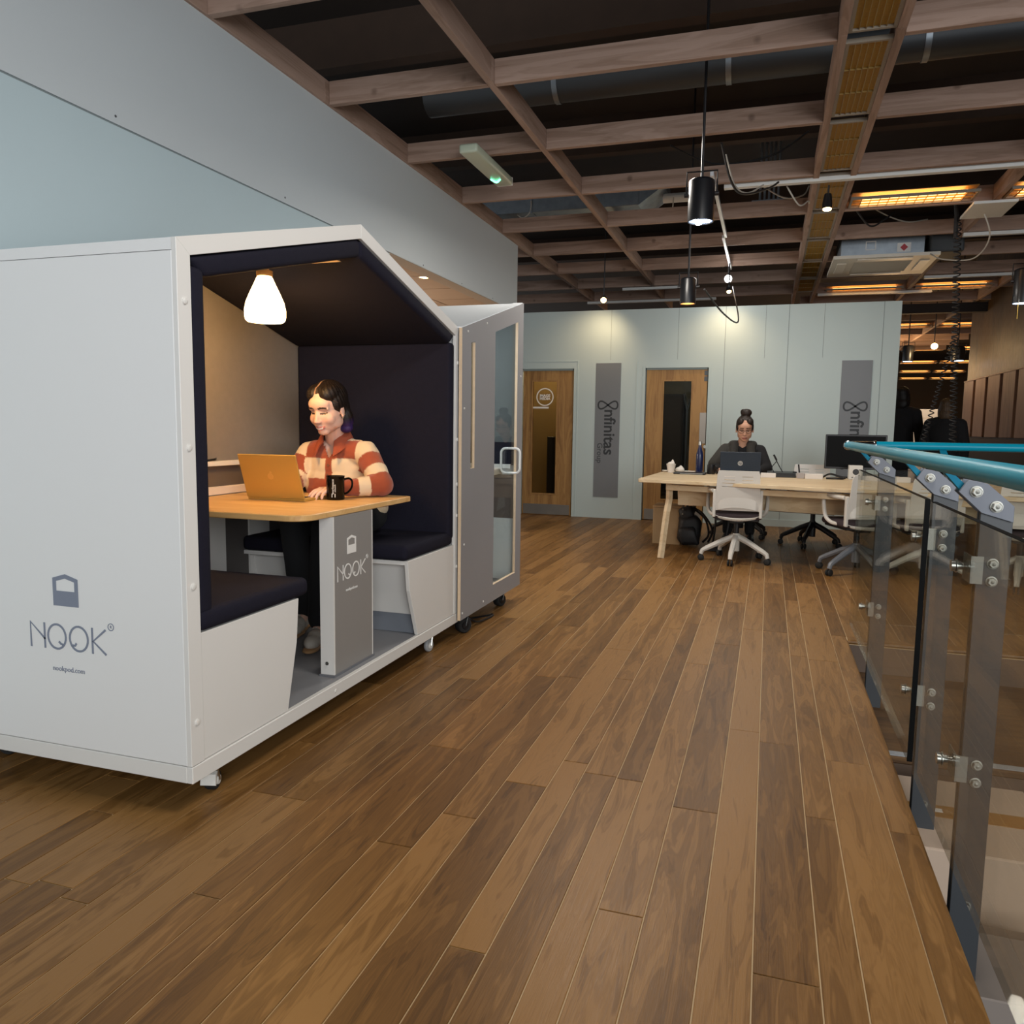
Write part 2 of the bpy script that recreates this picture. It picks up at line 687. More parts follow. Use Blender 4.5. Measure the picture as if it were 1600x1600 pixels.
# rounded nosing boards round the stair well
prof = [(-0.42 - 0.001, -0.012), (-0.42 - 0.001, 0.0), (VY + 0.008, 0.0), (VY, -0.006), (VY - 0.002, -0.016), (VY + 0.004, -0.026), (VY + 0.02, -0.028), (VY + 0.02, -0.012)]
for x0, x1 in ((-4, 0.6), (0.6, 2.62), (2.62, VX + 0.08)):
    obj('nosing_board', MB().prism(prof, 0, x0, x1 - 0.002), FLOORW, floor)
prof = [(VX + 0.079, -0.012), (VX + 0.079, 0.0), (VX + 0.008, 0.0), (VX, -0.006), (VX - 0.002, -0.016), (VX + 0.004, -0.026), (VX + 0.02, -0.028), (VX + 0.02, -0.012)]
for y0, y1 in ((VY - 0.002, -1.9), (-1.902, -3.4)):
    obj('nosing_board', MB().prism(prof, 1, y1, y0), FLOORW, floor)
# edge faces of the well, landing and steps going down
FASC = mat('stair_riser_brown', '#5c4a3c', 0.6, noise=0.1, nscale=6)
WELLD = mat('well_side_dark', '#2b2c32', 0.6, noise=0.05)
obj('trim_1', MB().box((-6, VY + 0.004, -1.75), (VX, VY + 0.024, -0.03)), WELLD, kind='structure')
TREAD = wood('tread_oak', ['#3a2818', '#523a23', '#664a2c'], stretch=(9, 1.1, 9), rough=0.5, vary=0.1)
STRIP = mat('grey_anti_slip_strip', '#9a9da0', 0.8, noise=0.1, nscale=60)
well = obj('trim_2', MB().box((VX - 0.002, -3.4, -0.19), (VX + 0.02, VY, -0.03)), FASC, kind='structure')
obj('floor_lower_level', MB().box((-6, -9, -1.85), (6, VY + 0.024, -1.75)).box((-6.1, -9, -1.85), (-6, VY, 0)), WELLD, kind='structure')
stair = obj('stairs', MB().box((-3.2, -3.4, -3.0), (VX, -3.38, 0.0)), WELLD, kind='structure')
zz = -0.19
xx = VX
for i, run in enumerate((1.3, 0.29, 0.29, 0.29, 0.29, 0.29, 0.29, 0.29)):
    obj('tread', MB().box((xx - run, -3.38, zz - 0.03), (xx + 0.02, VY, zz), 0.004), TREAD, stair)
    obj('anti_slip_strip', MB().box((xx - run + 0.012, -3.3, zz), (xx - run + 0.06, VY - 0.02, zz + 0.003)), STRIP, stair, label='light grey anti-slip strip on the step edge')
    xx -= run
    obj('riser', MB().box((xx, -3.38, zz - 0.19), (xx + 0.015, VY, zz - 0.03)), FASC, stair)
    zz -= 0.175

# ---- walls
GAPD = mat('shadow_joint', '#7d8789', 0.8)
wl = obj('wall_left', MB().box((-6, YL, 0), (5.77, YL + 0.14, 2.59)), PALE_L, kind='structure')
obj('bulkhead_panel', MB().box((-6, YL - 0.004, 2.598), (1.6, YL + 0.14, 3.357)).box((1.6, YL - 0.004, 2.598), (9.07, YL + 0.14, 3.357)), PALE_U, wl)
obj('shadow_joint', MB().box((-6, YL + 0.004, 2.588), (5.77, YL + 0.1, 2.6)), GAPD, wl)
obj('bulkhead_soffit', MB().box((5.75, YL + 0.0, 2.594), (9.07, YL + 0.14, 2.6)), mat('bulkhead_edge', '#9c8f80', 0.7), wl)
for x in (3.02, 4.35, 5.5, 6.4, 7.3, 8.2):
    obj('screw_head', MB().cyl((x, YL - 0.006, 2.63 if x < 5.7 else 2.62), (x, YL - 0.003, 2.63 if x < 5.7 else 2.62), 0.006, 8), mat('screw_dark', '#4c4f52', 0.5), wl)

# the side room seen through the opening: tiled ceiling, back and side walls
sr = obj('ceiling_side_room', MB().box((5.6, YL + 0.14, 2.66), (9.04, 8, 2.72)), mat('tile_grid', '#6f5f50', 0.7), kind='structure')
CT = mat('ceiling_tile', '#a38d78', 0.9, noise=0.04, nscale=20)
for i in range(5):
    for j in range(5):
        x0, y0 = 5.64 + i * 0.68, YL + 0.15 + j * 0.6
        obj('ceiling_tile', MB().box((x0 + 0.008, y0 + 0.008, 2.652), (x0 + 0.672, y0 + 0.592, 2.664)), CT, sr)
obj('wall_side_room', MB().box((5.6, 8, 0), (9.07, 8.1, 2.72)).box((5.55, YL + 0.14, 0), (5.65, 8, 2.72)).box((8.97, YL + 0.14, 0), (9.07, 8, 2.72)), mat('side_room_wall', '#a59a8c', 0.8), kind='structure')

# back partition with two door openings
wb = MB()
for y0, y1, z0, z1 in ((3.36, 6.5, 0, 2.84), (1.62, 2.605, 0, 2.84), (-1.475, 0.79, 0, 2.84), (2.605, 3.36, 2.06, 2.84), (0.79, 1.62, 2.06, 2.84)):
    wb.box((XB, y0, z0), (XB + 0.12, y1, z1))
wall_back = obj('wall_back', wb, PALE, kind='structure')
# joints and casings on it
n = 1
for y0, y1, z0, z1 in ((2.57, 2.605, 0, 2.10), (1.62, 1.655, 0, 2.10), (0.755, 0.79, 0, 2.10), (2.545, 2.560, 0, 2.154), (1.725, 1.74, 0, 2.154), (2.606, 3.4, 2.06, 2.10), (0.791, 1.619, 2.06, 2.10), (2.545, 3.4, 2.155, 2.165)):
    obj('casing', MB().box((XB - 0.008, y0, z0), (XB + 0.001, y1, z1)), PALE, wall_back)
for y in (0.598, -0.18, -1.28):
    obj('panel_joint', MB().box((XB - 0.0015, y - 0.003, 0.0), (XB + 0.001, y + 0.003, 2.84)), GAPD, wall_back)
for y in (2.1, 1.2, 0.1, -0.6):
    obj('panel_joint', MB().box((XB - 0.0012, y - 0.002, 2.17), (XB + 0.001, y + 0.002, 2.84)), GAPD, wall_back)
obj('baseboard_back', MB().box((XB - 0.012, -1.475, 0), (XB, 0.755, 0.09)), PALE, kind='structure')

KICK = mat('kick_plate', '#8c8a86', 0.4, metal=0.6, noise=0.1)
DARKROOM = mat('dark_room', '#3a2f25', 0.9)


def door(name, yl, yr, wy0, wy1, wz0, wz1, label):
    d = obj(name, MB().box((XB + 0.03, yr, 0.008), (XB + 0.075, wy1, 2.035)).box((XB + 0.03, wy0, 0.008), (XB + 0.075, yl, 2.035)).box((XB + 0.03, wy1, 0.008), (XB + 0.075, wy0, wz0)).box((XB + 0.03, wy1, wz1), (XB + 0.075, wy0, 2.035)), DOORW, kind='structure')
    d['label'] = label
    obj('door_glass', MB().box((XB + 0.05, wy1, wz0), (XB + 0.056, wy0, wz1)), DOORGL, d)
    bd = MB()
    t = 0.014
    bd.ring([(wy0 + t, wz0 - t), (wy1 - t, wz0 - t), (wy1 - t, wz1 + t), (wy0 + t, wz1 + t)], [(wy0 - 0.004, wz0 + 0.004), (wy1 + 0.004, wz0 + 0.004), (wy1 + 0.004, wz1 - 0.004), (wy0 - 0.004, wz1 - 0.004)], 0, XB + 0.02, XB + 0.036)
    obj('glazing_bead', bd, DOORW, d)
    obj('kick_plate', MB().box((XB + 0.026, yr + 0.02, 0.01), (XB + 0.032, yl - 0.02, 0.155)), KICK, d)
    obj('door_head', MB().box((XB + 0.02, yr + 0.002, 2.037), (XB + 0.1, yl - 0.002, 2.059)), mat('door_frame_grey', '#8d9a98', 0.6), d)
    return d


d1 = door('door_1', 3.345, 2.625, 3.207, 2.853, 0.308, 1.887, 'oak door with a round white logo on its glass')
d2 = door('door_2', 1.605, 0.805, 1.372, 1.003, 0.295, 1.888, 'oak door with a dark glass panel and a steel push plate behind the desk')
obj('push_plate', MB().box((XB + 0.024, 0.80 + 0.0, 1.06), (XB + 0.032, 0.885, 1.47), 0.002), mat('push_plate_steel', '#a8a39c', 0.55, metal=0.6), d2, label='brushed steel push plate')
obj('door_knob', MB().cyl((XB + 0.0, 0.80, 1.02), (XB + 0.03, 0.80, 1.02), 0.022, 14), STEEL, d2)
for z in (1.99, 1.915):
    obj('notice', MB().box((XB + 0.0265, 0.80, z - 0.03), (XB + 0.0300, 0.845, z + 0.03)), LOGO_M, d2)
# lettering on the glass of the first door
stroke('ring_mark', [circle(0, 0, 0.118, 0.118, 40)], (XB + 0.044, 3.032, 1.672), (0, -1, 0), (0, 0, 1), 0.016, LOGO_W, d1)
text('lettering', 'IMAGE', (XB + 0.044, 3.032, 1.69), (0, -1, 0), (0, 0, 1), 0.052, LOGO_W, d1, bold=0.002)
text('lettering', 'MEDIA', (XB + 0.044, 3.032, 1.648), (0, -1, 0), (0, 0, 1), 0.052, LOGO_W, d1, bold=0.002)
obj('white_label_strip', MB().box((XB + 0.040, 2.975, 1.511), (XB + 0.046, 3.205, 1.535)), LOGO_W, d1)
# rooms behind the doors
obj('wall_rooms_behind', MB().box((XB + 1.5, -1.4, 0), (XB + 1.6, 6.5, 2.8)).box((XB + 0.12, 2.1, 0), (XB + 1.5, 2.2, 2.8)).box((XB + 0.12, -1.475, 0), (XB + 1.5, -1.375, 2.84)).box((XB + 0.12, 4.2, 0), (XB + 1.5, 4.3, 2.8)), mat('back_room_wall', '#7a6543', 0.8), kind='structure')
obj('ceiling_rooms_behind', MB().box((XB + 0.12, -1.475, 2.8), (XB + 1.6, 6.5, 2.84)), DARKROOM, kind='structure')
t = obj('dark_cabinet', MB().box((XB + 0.5, 3.0, 0.0), (XB + 0.75, 3.115, 1.11), 0.006), BLACK)
tag(t, 'tall black box behind the glass of the door with the round logo', 'cabinet')
t = thing('glass_reflection', 'dark block and pale V imitating the reflection in the dark door glass', 'reflection', (XB + 0.7, 1.15, 0))  # added shapes: dark block and bright V imitate the door glass reflection
obj('coat', MB().box((XB + 0.55, 1.14, 0.3), (XB + 0.8, 1.52, 1.74), 0.05, 3), mat('door_glass_dark', '#232326', 0.9), t)
obj('reflection_v', MB().tube([(XB + 0.5, 1.10, 0.0), (XB + 0.5, 1.10, 1.5), (XB + 0.5, 1.145, 1.74)], 0.014).tube([(XB + 0.5, 1.10, 1.5), (XB + 0.5, 1.055, 1.68)], 0.014), CHROME, t)

# wall right of the corridor: dark timber with pale boards
wr = obj('wall_right', MB().box((11.0, -3.34, 0), (15.64, -3.24, 4.2)), DARKW, kind='structure')
for x0, x1 in ((14.98, 15.62), (14.195, 14.814), (13.382, 14.039), (12.602, 13.211), (11.84, 12.452), (11.1, 11.7)):
    obj('wall_board', MB().box((x0, -3.24, 1.19), (x1, -3.195, 2.12), 0.004), CLADW, wr)
obj('wall_ledge', MB().box((11.0, -3.24, 2.12), (15.64, -3.19, 2.14)), CLADW, wr)
obj('wall_plinth', MB().box((11.0, -3.24, 0), (15.62, -3.2, 1.17)), mat('dark_plinth', '#33271c', 0.7), wr)
# corridor end and the dark far side of the hall
obj('wall_far', MB().box((38, -9, 0), (38.1, 9, 4.4)), mat('far_wall', '#4c4034', 0.9), kind='structure')
obj('wall_hall_side', MB().box((1.5, -9, -3), (38, -8.9, 4.4)).box((15.7, -8.9, 0), (15.8, -4.6, 4.4)), mat('hall_side_dark', '#2e2822', 0.9), kind='structure')
t = obj('cream_backdrop', MB().box((17.2, -3.3, 0.0), (17.3, -2.35, 1.52), 0.01).box((17.22, -3.2, 1.52), (17.28, -2.45, 1.70), 0.01), mat('cream_board', '#c9b6a0', 0.8))  # added board imitates the cream-lit patch of the far backdrop
tag(t, 'pale cream board imitating the lit patch far down the corridor', 'screen')

# ---- ceiling: dark deck high up, timber grid hung below it
ceiling = obj('ceiling', MB().box((-6, -9, 4.3), (40, 9, 4.4)), DARKDECK, kind='structure')
ZJ, HJ, TJ = 3.357, 0.148, 0.046


def joist(lo, hi):
    obj('joist', MB().box(lo, hi, 0.002), JOISTW if hi[0] - lo[0] > 0.1 else JOISTV, ceiling)


UB = (2.90, 1.74, -0.28, -0.57, -1.87, -3.07)
for y in UB:
    for x0, x1 in ((0.2, 4.8), (4.8, 9.6), (9.6, 14.4)):
        joist((x0, y - TJ / 2, ZJ), (x1 - 0.002, y + TJ / 2, ZJ + HJ))
joist((14.4, -1.87 - TJ / 2, ZJ), (26, -1.87 + TJ / 2, ZJ + HJ))
joist((14.4, -3.07 - TJ / 2, ZJ), (26, -3.07 + TJ / 2, ZJ + HJ))
bays = list(zip(UB, UB[1:]))
XJ = [7.27 + 1.2 * k for k in range(-5, 6)]
for k, x in enumerate(XJ):
    for a, b in bays:
        if a == -0.28:
            continue
        joist((x - TJ / 2, b + TJ / 2 + 0.001, ZJ), (x + TJ / 2, a - TJ / 2 - 0.001, ZJ + HJ))
    joist((x - TJ / 2, -4.6, ZJ), (x + TJ / 2, -3.07 - TJ / 2 - 0.001, ZJ + HJ))
    if x > 9:
        joist((x - TJ / 2, 2.90 + TJ / 2 + 0.001, ZJ), (x + TJ / 2, 4.4, ZJ + HJ))
for k in range(8):
    x = 14.47 + 1.2 * k
    joist((x - TJ / 2, -4.2, ZJ), (x + TJ / 2, -0.4, ZJ + HJ))
# upper cross timbers in the gloom
for x in (5.6, 8.0, 10.4, 12.8):
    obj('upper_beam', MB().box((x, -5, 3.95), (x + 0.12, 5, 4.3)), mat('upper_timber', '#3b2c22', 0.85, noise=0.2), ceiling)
obj('dark_header', MB().box((14.6, -3.6, 3.19), (14.75, -0.4, 3.34)), mat('header_dark', '#211b18', 0.8), ceiling)

# ================================================================== THE MEETING POD
PX0, PX1, PM = 1.983, 4.253, 3.110
PY, PB = 1.697, 2.765          # front plane, back plane
EZ, RZ = 1.796, 2.100
FT = 0.06                      # width of the front frame
pod = thing('meeting_pod', 'white house-shaped meeting pod with navy padding, standing on castors', 'pod', ((PX0 + PX1) / 2, 2.23, 0))
obj('side_panel', B((PX0, PY + 0.018, 0.157), (PX0 + 0.03, PB, EZ - 0.037), 0.002), W_SIDE, pod)
obj('side_panel', B((PX1 - 0.03, PY + 0.018, 0.157), (PX1, PB, EZ - 0.037), 0.002), W_SIDE, pod)
obj('roof_panel', MB().prism([(PX0 + 0.0003, EZ - 0.0005), (PM, RZ - 0.0005), (PM, RZ - 0.034), (PX0 + 0.0003, EZ - 0.036)], 1, PY + 0.018, PB), W_SIDE, pod)
obj('roof_panel', MB().prism([(PM, RZ - 0.0005), (PX1 - 0.0003, EZ - 0.0005), (PX1 - 0.0003, EZ - 0.036), (PM, RZ - 0.034)], 1, PY + 0.018, PB), W_SIDE, pod)
obj('back_panel', MB().prism([(PX0 + 0.03, 0.157), (PX1 - 0.03, 0.157), (PX1 - 0.03, EZ - 0.03), (PM, RZ - 0.03), (PX0 + 0.03, EZ - 0.03)], 1, PB - 0.03, PB), W_SIDE, pod)
# front frame: mitred boards
iz = EZ - 0.042
ir = RZ - 0.060
fo = [(PX0, 0.157), (PX0, EZ), (PM, RZ), (PX1, EZ), (PX1, 0.157)]
fi = [(PX0 + FT, 0.157), (PX0 + FT, iz), (PM, ir), (PX1 - FT, iz), (PX1 - FT, 0.157)]
for i in range(4):
    obj('frame_board', MB().prism([fo[i], fo[i + 1], fi[i + 1], fi[i]], 1, PY, PY + 0.018, 0.0012), W_LAM, pod)
# base
obj('base_rail', B((PX0, PY - 0.002, 0.10), (PX1, PY + 0.02, 0.155), 0.002), W_LAM, pod)
obj('base_rail', B((PX0 - 0.001, PY + 0.02, 0.10), (PX0 + 0.02, PB, 0.155), 0.002), W_LAM, pod)
obj('base_rail', B((PX1 - 0.02, PY + 0.02, 0.10), (PX1, PB, 0.155), 0.002), W_LAM, pod)
obj('floor_panel', B((PX0 + 0.02, PY + 0.02, 0.115), (PX1 - 0.02, PB - 0.03, 0.155)), GREY_FLOOR, pod)
for x, zs in ((2.013, (1.614, 1.171, 0.736, 0.296)), (4.222, (1.604, 1.171, 0.915, 0.733, 0.435))):
    for z in zs:
        obj('screw_cap', MB().lathe([(0.011, 0), (0.0105, 0.004), (0.006, 0.006), (0, 0.0065)], (x, PY, z), 12, (0, -1, 0)), WPLAST, pod)
obj('screw_cap', MB().lathe([(0.008, 0), (0.007, 0.003), (0, 0.0035)], (2.86, PY - 0.002, 0.127), 10, (0, -1, 0)), WPLAST, pod)
# padding
y0, y1 = PY + 0.003, PB - 0.085
pt = 0.072
obj('wall_pad', B((PX0 + FT, y0, 0.63), (PX0 + FT + pt, y1, 1.728), 0.022, 4), NAVY, pod, sm=True)
obj('wall_pad', B((PX1 - FT - pt - 0.004, y0, 0.60), (PX1 - FT - 0.003, y1, 1.712), 0.022, 4), NAVY, pod, sm=True)
sl = (ir - iz) / (PM - PX0 - FT)
obj('roof_pad', MB().prism([(PX0 + FT + 0.002, iz - 0.002), (PM - 0.002, ir - 0.002), (PM - 0.002, ir - 0.078), (PX0 + FT + pt, iz - 0.054)], 1, y0, y0 + 0.10, 0.02, 3), NAVY, pod, sm=True)
obj('roof_lining', MB().prism([(PX0 + FT + 0.002, iz - 0.002), (PM, ir - 0.002), (PM, ir - 0.055), (PX0 + FT + 0.002, iz - 0.055)], 1, y0 + 0.10, y1), TAUPE, pod)
obj('roof_pad', MB().prism([(PM + 0.002, ir - 0.002), (PX1 - FT - 0.002, iz - 0.002), (PX1 - FT - pt - 0.002, iz - 0.054), (PM + 0.002, ir - 0.078)], 1, y0, y1, 0.02, 3), NAVY, pod, sm=True)
obj('ridge_batten', B((PM - 0.05, y0 + 0.11, ir - 0.085), (PM + 0.03, y1, ir - 0.055)), PLY, pod)
# back lining, ledge, socket rail and lower panels
obj('back_lining', MB().prism([(PX0 + FT, 1.055), (PX1 - FT, 1.055), (PX1 - FT, iz), (PM, ir), (PX0 + FT, iz)], 1, y1, PB - 0.03), TAUPE, pod)
obj('ledge', B((PX0 + FT, y1 - 0.035, 1.030), (PX1 - FT, PB - 0.03, 1.055), 0.003), WPLAST, pod)
obj('ledge_cable', MB().tube([(3.2, y1 - 0.03, 1.062), (3.30, y1 - 0.02, 1.061), (3.335, y1 - 0.024, 1.064), (3.36, y1 - 0.01, 1.066)], 0.006), BLACK, pod)
obj('upstand_panel', B((PX0 + FT, y1 - 0.008, 0.925), (PX1 - FT, PB - 0.03, 1.030)), mat('dark_upstand', '#5d534b', 0.7), pod)
obj('socket_rail', B((PX0 + FT, y1 - 0.03, 0.882), (PX1 - FT, PB - 0.03, 0.925), 0.004), mat('socket_rail_white', '#ddd0c4', 0.4), pod)
obj('lower_panel', B((PX0 + FT, y1 - 0.002, 0.156), (PX1 - FT, PB - 0.03, 0.86)), mat('lower_panel_dark', '#55504e', 0.7), pod)
obj('lower_panel', B((2.70, y1 - 0.012, 0.156), (3.42, y1 - 0.002, 0.86)), W_LAM, pod)
obj('lower_panel', B((3.62, y1 - 0.012, 0.156), (3.80, y1 - 0.002, 0.74)), W_LAM, pod)
# benches
yb0, yb1 = PY + 0.004, y1 - 0.004
for s, top in ((0, (2.602, 0.578)), (1, (3.570, 0.566))):
    if s == 0:
        poly = [(2.046, 0.157), (2.520, 0.157), (2.586, 0.41), (2.602, 0.578), (2.046, 0.578)]
        ex, mid, bot = 2.602, 2.586, 2.520
    else:
        poly = [(3.700, 0.157), (4.191, 0.157), (4.191, 0.566), (3.578, 0.566), (3.600, 0.41)]
        ex, mid, bot = 3.578, 3.600, 3.700
    obj('bench_end', MB().prism(poly, 1, yb0, yb0 + 0.02, 0.0015), W_LAM, pod)
    zt = top[1]
    q = -1 if s == 0 else 1
    obj('bench_seat_board', B((min(ex, PX0 + FT) if s == 0 else ex, yb0 + 0.02, zt - 0.02), (ex if s == 0 else PX1 - FT, yb1, zt)), W_LAM, pod)
    obj('bench_riser', MB().prism([(mid + q * 0.05, zt - 0.02), (mid + q * 0.068, zt - 0.02), (bot + q * 0.028, 0.262), (bot + q * 0.010, 0.262)] if s == 1 else [(ex + q * 0.03, zt - 0.02), (ex + q * 0.012, zt - 0.02), (bot + 0.0, 0.262), (bot + q * 0.018, 0.262)], 1, yb0 + 0.02, yb1), W_LAM, pod)
    obj('bench_kick_board', B((bot + (q * 0.03 if s else -0.05), yb0 + 0.02, 0.156), (bot + (q * 0.045 if s else -0.03), yb1, 0.262)), mat('kick_grey', '#7a7f88', 0.5), pod)
obj('seat_cushion', B((2.046, PY - 0.004, 0.580), (2.668, yb1, 0.652), 0.026, 4), NAVY, pod, sm=True)
obj('seat_cushion', B((3.560, PY + 0.004, 0.568), (4.178, yb1, 0.646), 0.026, 4), NAVY, pod, sm=True)
# table and its pedestal
TZ = 0.882
tab = []
for cx, cy, a0, r in ((2.815, 1.842, PI, 0.09), (3.715, 1.79, 1.5 * PI, 0.035)):
    for k in range(7):
        a = a0 + PI / 2 * k / 6
        tab.append((cx + r * math.cos(a), cy + r * math.sin(a)))
tab += [(3.75, y1 - 0.032), (2.725, y1 - 0.032)]
obj('table_top', MB().prism(tab, 2, TZ - 0.026, TZ, 0.003), TABLEW, pod)
obj('table_pedestal', B((2.945, 1.747, 0.156), (3.285, 1.812, TZ - 0.027)), GREY_LAM, pod)
obj('pedestal_edge', B((2.937, 1.746, 0.156), (2.946, 1.813, TZ - 0.027)), W_LAM, pod)
obj('pedestal_edge', B((3.284, 1.746, 0.156), (3.29, 1.813, TZ - 0.027)), W_LAM, pod)
obj('pedestal_foot', B((2.93, 1.741, 0.155), (3.296, 1.818, 0.165)), mat('foot_grey', '#6c6d72', 0.5), pod)
obj('pedestal_screw', MB().cyl((2.932, 1.78, 0.215), (2.938, 1.78, 0.215), 0.008, 10), STEEL, pod)


def house_logo(o, ux, s, m, parent):
    W, H = 0.107 * s, 0.093 * s
    uy = Vector((0, 0, 1))
    ux = Vector(ux)
    nz = ux.cross(uy)
    o = Vector(o)
    mb = MB()

    def poly(pts):
        a = [mb.bm.verts.new(o + ux * x * s + uy * y * s) for x, y in pts]
        b_ = [mb.bm.verts.new(o + ux * x * s + uy * y * s + nz * 0.0012) for x, y in pts]
        f = [mb.bm.faces.new(a[::-1]), mb.bm.faces.new(b_)]
        for k in range(len(a)):
            f.append(mb.bm.faces.new((a[k], a[(k + 1) % len(a)], b_[(k + 1) % len(a)], b_[k])))
        bmesh.ops.recalc_face_normals(mb.bm, faces=f)
    poly([(-0.053, 0), (0.053, 0), (0.053, 0.0505), (-0.053, 0.0505)])
    poly([(-0.053, 0.0505), (-0.0385, 0.0505), (-0.0385, 0.083), (-0.053, 0.093)])
    poly([(-0.053, 0.093), (-0.0385, 0.083), (0, 0.093), (0, 0.108)])
    poly([(0, 0.108), (0, 0.093), (0.0385, 0.083), (0.053, 0.093)])
    poly([(0.053, 0.093), (0.0385, 0.083), (0.0385, 0.0505), (0.053, 0.0505)])
    return obj('logo_house', mb, m, parent)


def nook_word(o, ux, s, wd, m, parent, reg=True):
    """o: left end of the baseline"""
    h = 0.083
    P = []
    P.append([(0, 0), (0, h), (0.0605, 0.030)])
    P.append([(0.0605, 0), (0.0605, h)])
    P.append(circle(0.113, h / 2, 0.038, h / 2))
    P.append([(0.122, 0.024), (0.129, 0.018), (0.137, 0.016)])
    P.append(circle(0.206, h / 2, 0.038, h / 2))
    P.append([(0.181, 0.018), (0.189, 0.017), (0.194, 0.024)])
    P.append([(0.263, 0), (0.263, h)])
    P.append([(0.317, h - 0.002), (0.266, 0.040), (0.317, 0.0)])
    if reg:
        P.append(circle(0.341, h + 0.011, 0.0115, 0.0115, 16))
    P = [[(a * s, b_ * s) for a, b_ in q] for q in P]
    t = stroke('logo_word', P[:8], o, ux, (0, 0, 1), wd * s, m, parent)
    if reg:
        stroke('registered_mark', P[8:], o, ux, (0, 0, 1), 0.0026 * s, m, parent)
        text('registered_mark', 'R', Vector(o) + Vector(ux) * 0.341 * s + Vector((0, 0, (h + 0.011) * s)), ux, (0, 0, 1), 0.014 * s, m, parent)
    return t


house_logo((PX0 - 0.0006, 2.1815, 0.639), (0, -1, 0), 1.0, SLATE, pod)
nook_word((PX0 - 0.0006, 2.340, 0.4915), (0, -1, 0), 1.0, 0.0072, SLATE, pod)
text('web_address', 'nookpod.com', (PX0 - 0.0008, 2.183, 0.4235), (0, -1, 0), (0, 0, 1), 0.0245, SLATE, pod)
house_logo((3.094, 1.7466, 0.680), (1, 0, 0), 0.75, LOGO_W, pod)
nook_word((2.972, 1.7466, 0.571), (1, 0, 0), 0.775, 0.0080, LOGO_W, pod)
text('web_address', 'nookpod.com', (3.094, 1.7464, 0.5205), (1, 0, 0), (0, 0, 1), 0.0185, LOGO_W, pod)


def caster(x, y, ztop, r, wm, parent, ang=0.0, plate=STEEL, wid=0.028, hubm=None, cover=None):
    """swivel castor: fork under a plate, wheel with tyre and hub; axis along angle ang"""
    c = obj('caster', MB().box((x - 0.03, y - 0.03, ztop - 0.006), (x + 0.03, y + 0.03, ztop)).cyl((x, y, ztop - 0.03), (x, y, ztop - 0.005), 0.016, 12), plate, parent)
    ax = Vector((math.cos(ang), math.sin(ang), 0))
    fwd = Vector((-ax.y, ax.x, 0))
    wc = Vector((x, y, r)) + fwd * 0.018
    mb = MB()
    prof = [(0, -wid / 2), (r * 0.55, -wid / 2), (r * 0.9, -wid / 2), (r, -wid / 2 + 0.006), (r, wid / 2 - 0.006), (r * 0.9, wid / 2), (r * 0.55, wid / 2), (0, wid / 2)]
    obj('wheel', mb.lathe(prof, wc, 24, ax), wm, c, sm=True)
    obj('hub', MB().lathe([(0, -wid / 2 - 0.006), (r * 0.45, -wid / 2 - 0.006), (r * 0.5, -wid / 2 - 0.002), (r * 0.5, wid / 2 + 0.002), (r * 0.45, wid / 2 + 0.006), (0, wid / 2 + 0.006)], wc, 16, ax), hubm or plate, c)
    fk = MB()
    for s in (-1, 1):
        q = wc + ax * s * (wid / 2 + 0.006)
        fk.tube([q, Vector((x, y, ztop - 0.02)) + ax * s * (wid / 2 + 0.004) + fwd * 0.004, Vector((x, y, ztop - 0.012)) + ax * s * 0.012], 0.005, 6)
    obj('fork', fk, plate, c)
    if cover:
        q = fwd if fwd.x < 0 else -fwd
        pm = MB()
        cs = [wc + ax * a * 0.026 + q * d + Vector((0, 0, z - r)) for a in (-1, 1) for d, z in ((r * 0.55, 0.072), (r * 1.05, 0.066), (r * 1.22, 0.030), (r * 1.0, 0.026))]
        A, B_ = [pm.bm.verts.new(v) for v in cs[:4]], [pm.bm.verts.new(v) for v in cs[4:]]
        fs = [pm.bm.faces.new(A), pm.bm.faces.new(B_[::-1])] + [pm.bm.faces.new((A[k], B_[k], B_[(k + 1) % 4], A[(k + 1) % 4])) for k in range(4)]
        bmesh.ops.recalc_face_normals(pm.bm, faces=fs)
        obj('brake_pedal', pm, cover, c)
    return c


WHEELG = mat('grey_wheel', '#a7a9ab', 0.4)
caster(PX0 + 0.155, PY + 0.058, 0.10, 0.034, RUBBER, pod, -1.27, STEEL, 0.036, WPLAST, WPLAST)
caster(PX1 - 0.30, PY + 0.045, 0.10, 0.036, WHEELG, pod, 1.45, STEEL, 0.022, WPLAST)
caster(PX0 + 0.16, PB - 0.12, 0.10, 0.036, RUBBER, pod, 0.2)
caster(PX1 - 0.30, PB - 0.12, 0.10, 0.036, RUBBER, pod, 0.2)

# pendant lamp under the ridge
LAMPG = mat('opal_shade_lit', '#fff2dc', 0.4, emit='#ffd9a0', estr=5.0)
lamp = thing('pendant_lamp', 'glowing opal bell-shaped lamp hanging under the pod roof', 'lamp', (3.118, 2.18, 1.70))
LX, LY = 3.105, 2.18
obj('lamp_shade', MB().lathe([(0.030, 1.903), (0.036, 1.895), (0.047, 1.87), (0.066, 1.83), (0.083, 1.79), (0.0905, 1.755), (0.090, 1.725), (0.086, 1.710), (0.078, 1.703), (0.05, 1.705), (0, 1.706)], (LX, LY, 0), 32), LAMPG, lamp, sm=50)
obj('lamp_neck', MB().lathe([(0.034, 1.903), (0.036, 1.912), (0.036, 1.926), (0.02, 1.93), (0.02, 1.975)], (LX, LY, 0), 20), mat('lamp_neck_wood', '#c79a62', 0.5), lamp)
light('lamp_light', 'POINT', (LX - 0.0, LY - 0.0, 1.66), 16, (1.0, 0.57, 0.20), 0.08)

